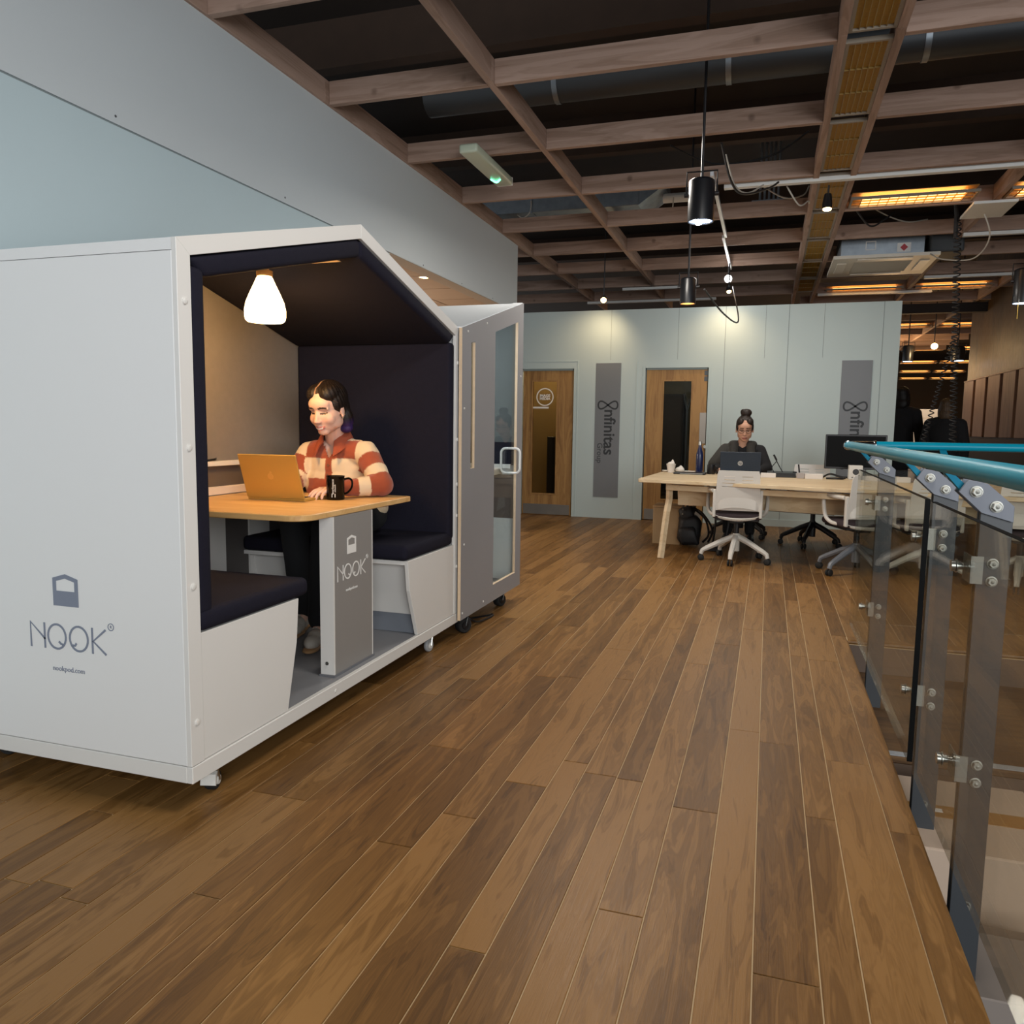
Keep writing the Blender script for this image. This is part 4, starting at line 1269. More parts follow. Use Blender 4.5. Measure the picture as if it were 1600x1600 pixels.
# small square plate
t = obj('ceiling_plate', MB().box((8.18, -1.99, 3.275), (8.72, -1.64, 3.30), 0.003), WPAINT)
tag(t, 'square white plate hanging beside the top of the coil', 'plate')
# loose cables
CW = mat('cable_white', '#b5b1a8', 0.6)
CB = mat('cable_black', '#1b1b1d', 0.6)
for pts, m, lab in (
        ([(7.5, -0.05, 3.36), (7.6, -0.16, 3.22), (7.8, -0.24, 3.30), (8.1, -0.26, 3.36)], CW, 'pale cable sagging left of the spotlight on the white rail'),
        ([(6.1, 0.42, 3.30), (6.4, 0.36, 3.12), (6.7, 0.28, 3.10), (7.1, 0.10, 3.24), (7.26, 0.02, 3.33)], CB, 'thick black cable looping right of the big drum spotlight'),
        ([(6.3, 0.40, 3.28), (6.6, 0.34, 3.14), (6.9, 0.25, 3.16), (7.2, 0.14, 3.3)], CW, 'brown-white cable looping beside the black one'),
        ([(8.55, -0.68, 3.42), (8.7, -0.85, 3.26), (8.9, -1.0, 3.36), (9.0, -1.1, 3.45)], CB, 'thin black cable dropping under the first lit louvre'),
        ([(8.6, -0.75, 3.52), (8.9, -0.95, 3.44), (9.3, -1.25, 3.42), (9.6, -1.5, 3.5)], CW, 'pale cable lying above the air unit'),
        ([(8.55, -1.78, 3.34), (8.7, -1.90, 3.10), (9.1, -1.86, 2.98), (9.5, -1.66, 3.06), (9.9, -1.6, 3.2)], CW, 'pale cable looping from the square plate to the air unit'),
        ([(7.0, 0.9, 3.62), (7.25, 0.55, 3.52), (7.3, 0.1, 3.56), (7.2, -0.2, 3.7)], CB, 'black cable lying across the beams above the white tray'),
        ([(8.2, 0.35, 3.72), (8.25, 0.0, 3.48), (8.35, -0.2, 3.5), (8.4, -0.26, 3.6)], CW, 'pale cable hanging behind the white tray, right of the drum spotlight'),
        ([(8.95, 1.3, 3.62), (8.9, 1.18, 3.5), (8.85, 1.10, 3.56), (8.8, 1.08, 3.7)], CW, 'white hook of cable at the open end of the duct'),
        ([(8.70, 2.82, 3.64), (8.66, 2.72, 3.56), (8.62, 2.62, 3.60), (8.60, 2.60, 3.72)], CW, 'white cable loop on the duct beside the left wall'),
        ([(7.55, 0.62, 2.52), (8.6, 0.50, 2.44), (9.8, 0.40, 2.52), (10.6, 0.52, 3.05)], CB, 'black cable slung from the smaller drum light to the white bulb')):
    tag(obj('cable', MB().tube(catmull(pts, 7), 0.007 if m is CW else 0.009, 6), m, sm=True), lab, 'cable')


def coil(label, a, b_, turns, r, th):
    a, b_ = Vector(a), Vector(b_)
    n = turns * 10
    pts = []
    for k in range(n + 1):
        t_ = k / n
        p = a.lerp(b_, t_)
        pts.append(p + Vector((math.cos(t_ * turns * 2 * PI), math.sin(t_ * turns * 2 * PI), 0)) * r)
    tag(obj('coiled_cable', MB().tube(pts, th, 5), CB, sm=True), label, 'cable')


coil('black coiled cable hanging from the ceiling by the square plate to rail height', (8.92, -1.66, 3.36), (8.92, -1.76, 1.15), 46, 0.030, 0.007)
coil('second black coiled cable slanting left from the hanging one in front of the dark coats', (9.0, -1.72, 2.2), (9.0, -1.48, 1.05), 24, 0.022, 0.006)
tag(obj('power_drop', MB().tube([(8.86, -1.62, 3.5), (8.9, -1.645, 3.36), (8.92, -1.65, 3.15)], 0.02, 8), CB), 'thick black cable bundle above the hanging coil', 'cable')
tag(obj('steel_chain', MB().tube([(8.96, -2.245, 2.516), (8.96, -2.247, 2.36)], 0.006, 6), mat('chain_brass', '#b89a55', 0.35, metal=1)), 'short brass chain hanging under the drum light at the right edge', 'chain')
# side-room fittings seen over the booth
for x, y, z, lab in ((7.05, 3.18, 2.65, 'recessed downlight in the side room next to the bulkhead edge'), (7.55, 3.62, 2.65, 'recessed downlight in the side room farther from the bulkhead')):
    t = thing('downlight', lab, 'ceiling light', (x, y, z))
    obj('bezel', MB().lathe([(0.06, 0), (0.06, -0.004), (0.045, -0.006), (0.045, 0)], (x, y, z), 20), WPLAST, t)
    obj('lamp_disc', MB().lathe([(0.045, -0.003), (0, -0.003)], (x, y, z), 20), mat('downlight_glow', '#fff0d8', 0.4, emit='#ffd9a0', estr=6), t)
t = thing('white_track', 'white lighting track in the side room, above the booth roof', 'lighting track', (8.2, 3.6, 2.6))
obj('track', B((7.4, 4.02, 2.60), (8.9, 4.06, 2.65)), mat('track_white', '#d9dbe0', 0.35), t)
for x in (7.7, 8.35):
    obj('track_lamp', MB().cyl((x, 4.04, 2.44), (x, 4.04, 2.60), 0.02, 10).cyl((x, 4.04, 2.36), (x, 4.04, 2.45), 0.045, 14), WPLAST, t)

t = thing('conduit_bundle', 'bundle of upright steel conduits above the beams behind the white tray', 'pipes', (8.9, 0.12, 3.6))
for k in range(5):
    obj('conduit', MB().cyl((8.9, 0.20 - 0.045 * k, 3.56), (8.9, 0.20 - 0.045 * k, 4.3), 0.012, 8), GALV, t)
obj('conduit_bar', MB().box((8.86, -0.10, 3.60), (8.94, 0.28, 3.625)), GALV, t)
t = thing('duct_branch', 'dark round duct crossing high above the timber grid', 'duct', (6.3, 1.0, 3.9))
obj('duct_pipe', MB().cyl((6.3, -1.6, 3.93), (6.3, 2.8, 3.93), 0.14, 18), mat('duct_dark', '#4a4d50', 0.5, metal=0.6), t, sm=40)
for y in (-0.9, 0.4, 1.7):
    obj('duct_band', MB().cyl((6.3, y - 0.02, 3.93), (6.3, y + 0.02, 3.93), 0.148, 18), GALV, t, sm=40)

# ================================================================== SIGNS ON THE PARTITION
def banner(y0, y1, label):
    t = thing('wall_sign', label, 'sign', (XB - 0.01, (y0 + y1) / 2, 0.3))
    obj('sign_board', B((XB - 0.010, y0, 0.294), (XB - 0.0015, y1, 2.13)), SIGN, t)
    yc = (y0 + y1) / 2
    x = XB - 0.0105
    # the loop emblem lies across the top, the name runs downwards below it
    lp = []
    for k in range(49):
        a = 2 * PI * k / 48
        lp.append((0.135 * math.sin(a) / 1.0, 0.085 * math.sin(2 * a) * 0.62))
    lp[-1] = lp[0]
    stroke('loop_emblem', [lp], (x, yc - 0.005, 1.562), (0, -1, 0), (0, 0, 1), 0.021, LOGO_D, t)
    # ux = down, uy = towards the reader's right
    text('sign_lettering', 'nfinitas', (x, yc - 0.028, 1.505), (0, 0, -1), (0, -1, 0), 0.222, LOGO_D, t, align='LEFT', bold=0.004)
    text('sign_lettering', 'Group', (x, yc + 0.098, 1.045), (0, 0, -1), (0, -1, 0), 0.105, mat('logo_group', '#3d4246', 0.55), t, align='LEFT', bold=0.0012)
    return t


banner(1.95, 2.295, 'tall grey wall sign reading downwards, between the two oak doors')
banner(-1.185, -0.833, 'tall grey wall sign reading downwards, behind the black monitor')

# ================================================================== LONG DESK
DZ = 0.760
desk = thing('work_desk', 'long pale birch desk with A-shaped legs in front of the partition', 'desk', (8.2, -0.5, 0))


def dfx(y):
    """front edge of the desk at y"""
    return 7.73 + (y - 1.18) * 0.2508


obj('desk_top', MB().prism([(7.73, 1.19), (7.76, 1.20), (9.30, 1.14), (9.32, 1.12), (8.75, -3.2), (dfx(-3.2), -3.2), (7.72, 1.17)], 2, DZ - 0.034, DZ, 0.004), DESKW, desk)
for off, y0 in ((0.10, 0.93), (1.40, 0.95)):
    obj('frame_rail', MB().prism([(dfx(y0) + off, y0), (dfx(y0) + off + 0.05, y0), (dfx(-3.1) + off + 0.05, -3.1), (dfx(-3.1) + off, -3.1)], 2, DZ - 0.105, DZ - 0.050, 0.003), DESKW, desk)
    obj('spacer_block', B((dfx(y0) + off, y0 - 0.06, DZ - 0.05), (dfx(y0) + off + 0.05, y0, DZ - 0.033)), DESKW, desk)
obj('modesty_panel', MB().prism([(dfx(0.84) + 0.42, 0.84), (dfx(0.84) + 0.44, 0.84), (dfx(-3.1) + 0.44, -3.1), (dfx(-3.1) + 0.42, -3.1)], 2, DZ - 0.27, DZ - 0.07), DESKW, desk)
obj('cable_tray_flap', MB().prism([(dfx(0.0) + 0.40, 0.0), (dfx(0) + 0.405, 0.0), (dfx(-0.6) + 0.405, -0.6), (dfx(-0.6) + 0.40, -0.6)], 2, DZ - 0.274, DZ - 0.268), mat('flap_dark', '#5a5044', 0.6), desk)
for y, s in ((0.90, 1), (-2.75, 1)):
    fx = dfx(y)
    obj('leg', MB().tube([(fx + 0.16, y, DZ - 0.06), (fx + 0.16, y + 0.0, DZ - 0.20), (fx + 0.10, y + 0.015, DZ - 0.34), (fx + 0.0, y + 0.045, 0.0)], 0.032, 4), DESKW, desk)
    obj('leg', MB().tube([(fx + 1.28, y, DZ - 0.06), (fx + 1.22, y, DZ - 0.20), (fx + 1.22, y - 0.01, DZ - 0.34), (fx + 1.32, y - 0.02, 0.0)], 0.032, 4), DESKW, desk)
    obj('cross_beam', B((fx + 0.13, y - 0.03, DZ - 0.10), (fx + 1.30, y + 0.03, DZ - 0.036)), DESKW, desk)

# ---- things on the desk
PAPER = mat('paper_white', '#e6e0d8', 0.6)
t = thing('paper_cup', 'white paper cup with crumpled napkin in it at the left end of the desk', 'cup', (9.02, 1.03, DZ))
obj('cup_body', MB().lathe([(0, 0), (0.035, 0), (0.052, 0.095), (0.054, 0.098), (0.048, 0.095), (0.03, 0.01)], (9.02, 1.03, DZ), 20), PAPER, t, sm=50)
obj('napkin', MB().ell((9.02, 1.03, DZ + 0.10), (0.045, 0.040, 0.022), n=10).lathe([(0.025, 0), (0.012, 0.03), (0, 0.045)], (9.02, 1.015, DZ + 0.105), 6), PAPER, t)
t = obj('crumpled_napkin', MB().ell((9.10, 0.94, DZ + 0.030), (0.05, 0.052, 0.034), n=10).lathe([(0.03, 0), (0.01, 0.02), (0, 0.026)], (9.10, 0.93, DZ + 0.055), 6), PAPER)
tag(t, 'crumpled white napkin right of the paper cup', 'napkin')
t = obj('saucer', MB().lathe([(0, 0), (0.04, 0), (0.065, 0.012), (0.062, 0.016), (0.04, 0.006), (0, 0.006)], (9.20, 1.09, DZ), 20), PAPER, sm=50)
tag(t, 'small white saucer behind the paper cup', 'saucer')
t = obj('notepad', MB().box((9.14, 0.78, DZ), (9.26, 0.90, DZ + 0.014), 0.002), PAPER)
tag(t, 'white notepad behind the black tablet case', 'notepad')
t = thing('tablet_case', 'closed black tablet case lying at the foot of the blue bottle', 'tablet', (8.86, 0.80, DZ))
obj('case', B((8.72, 0.63, DZ), (8.94, 0.97, DZ + 0.020), 0.006, 2), BLACK, t)
obj('case_edge', B((8.719, 0.66, DZ + 0.006), (8.722, 0.90, DZ + 0.012)), STEEL, t)
t = thing('water_bottle', 'dark blue metal water bottle with a silver cap', 'bottle', (9.02, 0.72, DZ))
obj('bottle_body', MB().lathe([(0, 0), (0.036, 0), (0.039, 0.006), (0.039, 0.20), (0.036, 0.225), (0.024, 0.265), (0.0165, 0.295), (0.016, 0.315), (0, 0.315)], (9.02, 0.72, DZ), 24), mat('bottle_blue', '#14204a', 0.3, coat=0.3), t, sm=50)
obj('bottle_cap', MB().lathe([(0.017, 0.315), (0.017, 0.352), (0.015, 0.358), (0, 0.358)], (9.02, 0.72, DZ), 20), STEEL, t, sm=50)
t = obj('black_mug', MB().lathe([(0, 0), (0.038, 0), (0.042, 0.004), (0.042, 0.105), (0.039, 0.105), (0.038, 0.01), (0, 0.01)], (8.93, 0.585, DZ), 24).tube(catmull([(8.93, 0.545, DZ + 0.09), (8.93, 0.515, DZ + 0.08), (8.93, 0.515, DZ + 0.035), (8.93, 0.545, DZ + 0.02)], 5), 0.006, 8), BLACK, sm=50)
tag(t, 'plain black mug between the blue bottle and the laptop', 'mug')


def laptop(name, label, hx, y0, y1, z, sgn, tilt, depth, lidh, m, group=None):
    """hinge along y at hx; base runs to hx + sgn * depth, lid leans the other way"""
    t = thing(name, label, 'laptop', (hx, (y0 + y1) / 2, z))
    a, b_ = sorted((hx, hx + sgn * depth))
    obj('base', B((a, y0, z), (b_, y1, z + 0.013), 0.004, 2), m, t)
    kb = MB()
    for r_ in range(5):
        for k in range(12):
            xx = hx + sgn * (0.035 + r_ * 0.019)
            yy = y0 + 0.03 + (y1 - y0 - 0.06) * k / 12
            kb.box((xx - 0.0075, yy + 0.001, z + 0.013), (xx + 0.0075, yy + (y1 - y0 - 0.06) / 12 - 0.001, z + 0.0145))
    obj('keyboard', kb, BLACK, t, kind='stuff')
    R_ = Euler((0, -sgn * tilt, 0)).to_matrix()
    o = Vector((hx, 0, z + 0.010))
    lid = MB().box((hx - 0.004, y0, z + 0.012), (hx + 0.004, y1, z + 0.012 + lidh), 0.0035, 2)
    for v in lid.bm.verts:
        v.co = R_ @ (v.co - o) + o
    l = obj('lid', lid, m, t)
    sc = MB().box((hx + sgn * 0.0041, y0 + 0.008, z + 0.026), (hx + sgn * 0.0048, y1 - 0.008, z + 0.006 + lidh))
    for v in sc.bm.verts:
        v.co = R_ @ (v.co - o) + o
    obj('screen', sc, mat('screen_glow', '#20242a', 0.2, emit='#b8c6d6', estr=0.5), t)
    mid = R_ @ (Vector((hx - sgn * 0.0042, (y0 + y1) / 2, z + 0.012 + lidh * 0.52)) - o) + o
    up = R_ @ Vector((0, 0, 1))
    return t, mid, up


lt, mid, up = laptop('laptop', 'dark blue laptop with a round silver logo, used by the woman with a bun', 8.66, 0.065, 0.475, DZ, 1, 0.20, 0.27, 0.252, mat('laptop_navy', '#16283a', 0.4))
out = Vector((0, -1, 0)).cross(up)
mb = MB().lathe([(0.026, 0), (0.026, 0.0012), (0, 0.0012)], mid, 24, -Vector((1, 0, 0)) if False else out)
obj('logo_disc', mb, mat('logo_silver', '#a9adb2', 0.35, metal=0.5), lt)
text('logo_letters', 'hp', mid + out * 0.0013, (0, -1, 0), up, 0.034, mat('laptop_navy', '#16283a', 0.4), lt, ext=0.0006)

WB = mat('white_box_card', '#e2dcd6', 0.5)
for lab, lo, hi in (('low white box on the desk right of the dark laptop', (8.60, -0.09, DZ), (8.72, 0.06, DZ + 0.045)),
                    ('white paper pad under the left corner of the dark laptop', (8.50, 0.30, DZ), (8.63, 0.46, DZ + 0.022)),
                    ('white box standing right of the black dock', (8.60, -0.545, DZ), (8.70, -0.375, DZ + 0.050)),
                    ('small grey box between the black dock and the white box', (8.64, -0.37, DZ), (8.74, -0.295, DZ + 0.055)),
                    ('white carton seen through the top of the balustrade glass', (8.45, -1.33, DZ), (8.58, -1.10, DZ + 0.050))):
    t = obj('small_box', MB().box(lo, hi, 0.003), WB if 'grey' not in lab else mat('grey_card', '#a9a2a0', 0.6))
    tag(t, lab, 'box')
t = thing('docking_station', 'black dock with looping cables standing on the desk', 'dock', (8.9, -0.15, DZ))
obj('dock_body', MB().prism([(8.72, DZ), (8.98, DZ), (8.98, DZ + 0.055), (8.78, DZ + 0.045), (8.72, DZ + 0.02)], 1, -0.29, 0.0, 0.004), BLACK, t)
obj('cable_loop', MB().tube(catmull([(8.85, -0.07, DZ + 0.05), (8.86, -0.05, DZ + 0.10), (8.87, -0.095, DZ + 0.17), (8.88, -0.07, DZ + 0.215), (8.87, -0.085, DZ + 0.18), (8.86, -0.14, DZ + 0.08), (8.86, -0.16, DZ + 0.05)], 6), 0.005, 6), BLACK, t)
obj('connector', MB().tube([(8.88, -0.062, DZ + 0.23), (8.875, -0.092, DZ + 0.175)], 0.010, 6), BLACK, t)
obj('aerial', MB().tube([(8.85, -0.33, DZ + 0.02), (8.86, -0.315, DZ + 0.135)], 0.009, 6).tube([(8.85, -0.30, DZ + 0.05), (8.85, -0.26, DZ + 0.055)], 0.008, 6), BLACK, t)
t = thing('monitor', 'black computer monitor on the desk behind the teal rail corner', 'monitor', (9.0, -0.86, DZ))
obj('monitor_body', B((8.98, -1.17, DZ + 0.095), (9.01, -0.575, DZ + 0.455), 0.006, 2), BLACK, t)
obj('monitor_screen', B((8.976, -1.155, DZ + 0.115), (8.981, -0.59, DZ + 0.440)), mat('screen_black', '#060708', 0.5, spec=0.1), t)
obj('monitor_stand', MB().box((9.01, -0.91, DZ + 0.02), (9.03, -0.84, DZ + 0.28)).box((8.93, -0.98, DZ), (9.10, -0.77, DZ + 0.012), 0.003), BLACK, t)
t = thing('speaker', 'small white speaker with a round black opening in front of the monitor', 'speaker', (8.75, -0.87, DZ))
obj('speaker_box', B((8.70, -0.925, DZ), (8.82, -0.795, DZ + 0.145), 0.006, 2), WPLAST, t)
obj('speaker_cone', MB().lathe([(0.030, 0), (0.026, 0.001), (0.018, -0.002), (0, -0.004)], (8.6985, -0.86, DZ + 0.080), 20, (-1, 0, 0)).lathe([(0.03, 0), (0.03, 0.0016), (0, 0.0016)], (8.7, -0.86, DZ + 0.080), 20, (-1, 0, 0)), BLACK, t)
obj('speaker_port', MB().box((8.697, -0.90, DZ + 0.028), (8.7, -0.82, DZ + 0.036), rot=Euler((-0.25, 0, 0))), BLACK, t)
t = obj('drinking_glass', MB().lathe([(0, 0), (0.032, 0), (0.036, 0.13), (0.034, 0.13), (0.030, 0.008), (0, 0.008)], (8.62, -1.36, DZ), 20), mat('glass_tumbler', '#c4b2a4', 0.1, trans=0.6), sm=50)
tag(t, 'clear tumbler on the desk beside the grey rail bracket', 'glass')
for pts, lab in (([(8.85, -0.56, DZ + 0.01), (8.75, -0.62, DZ + 0.05), (8.72, -0.70, DZ + 0.03), (8.75, -0.77, DZ + 0.01)], 'black cables tangled on the desk under the monitor'),
                 ([(8.65, -0.58, DZ + 0.01), (8.62, -0.66, DZ + 0.012), (8.66, -0.74, DZ + 0.01), (8.72, -0.72, DZ + 0.02)], 'black power lead lying left of the white speaker')):
    tag(obj('cable', MB().tube(catmull(pts, 8), 0.010, 6), BLACK, sm=True), lab, 'cable')
t = obj('keyboard_tray', MB().box((8.55, -1.10, DZ), (8.72, -0.95, DZ + 0.06), 0.006, 2), mat('mesh_tray', '#7f7d76', 0.6))
tag(t, 'grey mesh tray right of the white speaker', 'tray')

# ================================================================== OFFICE CHAIRS
CWH = mat('chair_white', '#d6d2cb', 0.42)
CSEAT = mat('chair_seat_plum', '#3d3236', 0.9, noise=0.1, nscale=40)
CGREY = mat('chair_grey_leg', '#6e7178', 0.4)
CBLK = mat('chair_black', '#1a1a1d', 0.45)


def make_chair(label, shell, base, a0, group):
    t = thing('office_chair', label, 'chair', (0, 0, 0), 0, group)
    # curved shell back with two banks of slots
    bm = bmesh.new()
    nu, nv = 24, 60
    H0, H1 = 0.50, 0.875
    g = {}

    def P(u, v):
        z = H0 + (H1 - H0) * v
        wd = 0.205 - 0.018 * v - 0.02 * max(0, v - 0.9) * 4
        y = (u - 0.5) * 2 * wd
        x = -0.235 - 0.035 * v + 0.16 * (y * y)
        if v < 0.001:
            z += 0.035 * (1 - ((u - 0.5) * 2) ** 2)
        return Vector((x, y, z))
    for i in range(nu + 1):
        for j in range(nv + 1):
            g[i, j] = bm.verts.new(P(i / nu, j / nv))
    for i in range(nu):
        for j in range(nv):
            slot = j in (36, 41, 46, 51) and ((3 + (j - 36) // 8 <= i <= 9) or (14 <= i <= 20 - (j - 36) // 8))
            if not slot:
                bm.faces.new((g[i, j], g[i + 1, j], g[i + 1, j + 1], g[i, j + 1]))
    bmesh.ops.recalc_face_normals(bm, faces=bm.faces)
    bmesh.ops.solidify(bm, geom=list(bm.faces), thickness=0.014)
    mb = MB()
    mb.bm.free()
    mb.bm = bm
    obj('backrest', mb, shell, t, sm=35)
    fr = MB()
    pts = [(-0.245, s, 0) for s in ()]
    bar = [(-0.20, -0.215 + 0.43 * k / 10, 0.465 - 0.040 * (1 - ((k - 5) / 5) ** 2)) for k in range(11)]
    for p0, p1 in zip(bar, bar[1:]):
        fr.tube([p0, p1], 0.021, 8)
    for s in (-1, 1):
        fr.box((-0.236, s * 0.208 - 0.014, 0.44), (-0.20, s * 0.208 + 0.014, 0.70), 0.006)
    obj('back_frame', fr, shell, t)
    for s in (-1, 1):
        am = MB().tube(catmull([(-0.20, s * 0.22, 0.685), (-0.10, s * 0.255, 0.69), (0.04, s * 0.275, 0.695), (0.09, s * 0.275, 0.685)], 4), 0.018, 8)
        am.tube(catmull([(0.09, s * 0.275, 0.685), (0.08, s * 0.275, 0.60), (0.04, s * 0.27, 0.50), (-0.02, s * 0.24, 0.455), (-0.10, s * 0.20, 0.45)], 4), 0.017, 8)
        am.box((-0.16, s * 0.262 - 0.006, 0.50), (0.02, s * 0.262 + 0.006, 0.66), 0.004) if False else None
        obj('armrest', am, shell, t, sm=True)
    obj('seat', MB().box((-0.22, -0.225, 0.425), (0.24, 0.225, 0.485), 0.025, 3), CSEAT, t, sm=True)
    obj('seat_pan', MB().box((-0.20, -0.20, 0.405), (0.22, 0.20, 0.428), 0.008), CBLK, t)
    obj('column', MB().cyl((0, 0, 0.245), (0, 0, 0.41), 0.026, 14).box((-0.12, -0.07, 0.375), (0.1, 0.07, 0.408), 0.01), CBLK, t)
    obj('hub', MB().lathe([(0.036, 0.10), (0.036, 0.20), (0.032, 0.27), (0, 0.27), (0, 0.10)], (0, 0, 0), 18), base, t, sm=40)
    for k in range(5):
        a = a0 + 2 * PI * k / 5
        c, s = math.cos(a), math.sin(a)
        d = Vector((c, s, 0))
        pth = [d * 0.02 + Vector((0, 0, 0.235)), d * 0.12 + Vector((0, 0, 0.195)), d * 0.27 + Vector((0, 0, 0.12)), d * 0.31 + Vector((0, 0, 0.098)), d * 0.322 + Vector((0, 0, 0.062))]
        leg = obj('base_leg', MB().tube(pth, 0.030, 8, r2=0.019), base, t, sm=True)
        n = Vector((-s, c, 0))
        wc = d * 0.322 + Vector((0, 0, 0.029))
        cm = MB()
        for q in (-1, 1):
            cm.lathe([(0, -0.009), (0.024, -0.009), (0.029, -0.005), (0.029, 0.005), (0.024, 0.009), (0, 0.009)], wc + n * q * 0.015, 16, n)
        obj('caster', cm, RUBBER, leg, sm=40)
    return t


G1 = 'white office chairs along the near side of the desk'
c1 = make_chair('white office chair in front of the woman with a bun', CWH, CWH, math.radians(100), G1)
dup(c1, (7.38, -1.30, 0), math.radians(6), 'white office chair seen through the balustrade glass, right of the glass edge', G1)
dup(c1, (7.28, -1.98, 0), math.radians(-8), 'white office chair cut by the right edge of the picture', G1)
c1.location = (7.76, 0.252, 0)
c1.rotation_euler = (0, 0, math.radians(2))
c2 = make_chair('white office chair with one grey leg showing, half behind the glass edge', CWH, CGREY, math.radians(115), G1)
c2.location = (7.50, -0.78, 0)
c2.rotation_euler = (0, 0, math.radians(20))
G2 = 'black-based chairs on the far side of the desk'
c3 = make_chair('black-based white chair under the woman with a bun', CWH, CBLK, math.radians(50), G2)
dup(c3, (9.16, -0.50, 0), math.radians(185), 'black-based white chair on the far side, left of the monitor', G2)
c3.location = (9.62, 0.27, 0)
c3.rotation_euler = (0, 0, PI)

# ---- under the desk
t = thing('backpack', 'black backpack slumped on the floor under the desk', 'backpack', (8.55, 0.76, 0))
bk = MB().box((8.47, 0.645, 0.02), (8.70, 0.875, 0.33), 0.07, 4).box((8.41, 0.665, 0.03), (8.50, 0.855, 0.22), 0.04, 3).box((8.50, 0.70, 0.28), (8.68, 0.86, 0.43), 0.05, 3)
for v in bk.bm.verts:
    c = v.co
    v.co += Vector((0.012 * math.sin(c.z * 31 + c.y * 17), 0.018 * math.sin(c.z * 23 + c.x * 19), 0.014 * math.sin(c.y * 29 + c.x * 11)))
    v.co.y += 0.10 * (c.z - 0.2) * 0.3
obj('bag_body', bk, mat('bag_black', '#15161a', 0.6, noise=0.3, nscale=12, bump=0.5, bscale=14), t, sm=180)
for pts in ([(8.58, 0.74, 0.42), (8.50, 0.62, 0.36), (8.50, 0.52, 0.20), (8.52, 0.56, 0.06)], [(8.60, 0.72, 0.40), (8.56, 0.60, 0.30), (8.56, 0.56, 0.14), (8.58, 0.62, 0.05)], [(8.55, 0.80, 0.42), (8.53, 0.76, 0.47), (8.53, 0.70, 0.43)]):
    obj('strap', MB().tube(catmull(pts, 6), 0.012, 6), BLACK, t, sm=True)
for z in (0.40, 0.35):
    obj('buckle', MB().ell((8.50, 0.83, z), (0.010, 0.010, 0.010), n=8), STEEL, t)
t = thing('storage_box', 'plain plywood box standing behind the left desk leg', 'box', (8.75, 1.0, 0))
obj('box_body', MB().box((8.62, 0.86, 0.0), (8.95, 1.16, 0.40), 0.004), mat('ply_box', '#a98a62', 0.6, noise=0.1, nscale=10), t)
obj('box_lid', MB().box((8.61, 0.855, 0.40), (8.96, 1.165, 0.418), 0.003), mat('ply_box', '#a98a62', 0.6, noise=0.1, nscale=10), t)
tag(obj('cable', MB().tube(catmull([(8.4, 0.52, 0.60), (8.35, 0.48, 0.3), (8.40, 0.50, 0.04), (8.35, 0.42, 0.012), (8.42, 0.36, 0.2), (8.44, 0.34, 0.5)], 8), 0.012, 6), BLACK, sm=True), 'black cables dropping from the desk beside the backpack', 'cable')
t = obj('power_strip', MB().box((8.28, 0.42, 0.0), (8.36, 0.58, 0.05), 0.006), BLACK)
tag(t, 'black power strip on the floor between the backpack and the chair', 'power strip')

# ================================================================== PEOPLE
def fuse(mb, voxel, it=4, fac=0.5):
    """overlapping closed pieces -> one continuous skin"""
    me = mb.mesh('fuse')
    o = bpy.data.objects.new('fuse', me)
    C.objects.link(o)
    r = o.modifiers.new('r', 'REMESH')
    r.mode = 'VOXEL'
    r.voxel_size = voxel
    r.use_smooth_shade = True
    s = o.modifiers.new('s', 'SMOOTH')
    s.factor = fac
    s.iterations = it
    dg = bpy.context.evaluated_depsgraph_get()
    out = bpy.data.meshes.new_from_object(o.evaluated_get(dg))
    bpy.data.objects.remove(o)
    bpy.data.meshes.remove(me)
    for p in out.polygons:
        p.use_smooth = True
    return out


def paint(me, fn):
    a = me.color_attributes.new('Col', 'FLOAT_COLOR', 'POINT')
    for i, v in enumerate(me.vertices):
        a.data[i].color = fn(v.co)


SKINM = vcol_mat('skin', 0.5, sss=0.06)
KNITM = vcol_mat('knit_wool', 0.95, bump=0.6, bscale=420, sheen=0.2)
HAIRM = vcol_mat('hair', 0.5, bump=0.5, bscale=260)


class Frame:
    """local axes: x forward, y to the person's left, z up"""
    def __init__(s_, o, f, up=(0, 0, 1), s=1.0):
        s_.o = Vector(o)
        s_.f = Vector(f).normalized()
        s_.l = Vector(up).cross(s_.f).normalized()
        s_.u = s_.f.cross(s_.l)
        s_.s = s
        s_.M = Matrix((s_.f, s_.l, s_.u)).transposed()

    def __call__(s_, x, y, z):
        return s_.o + s_.M @ Vector((x, y, z)) * s_.s

    def inv(s_, p):
        return s_.M.transposed() @ (p - s_.o) / s_.s


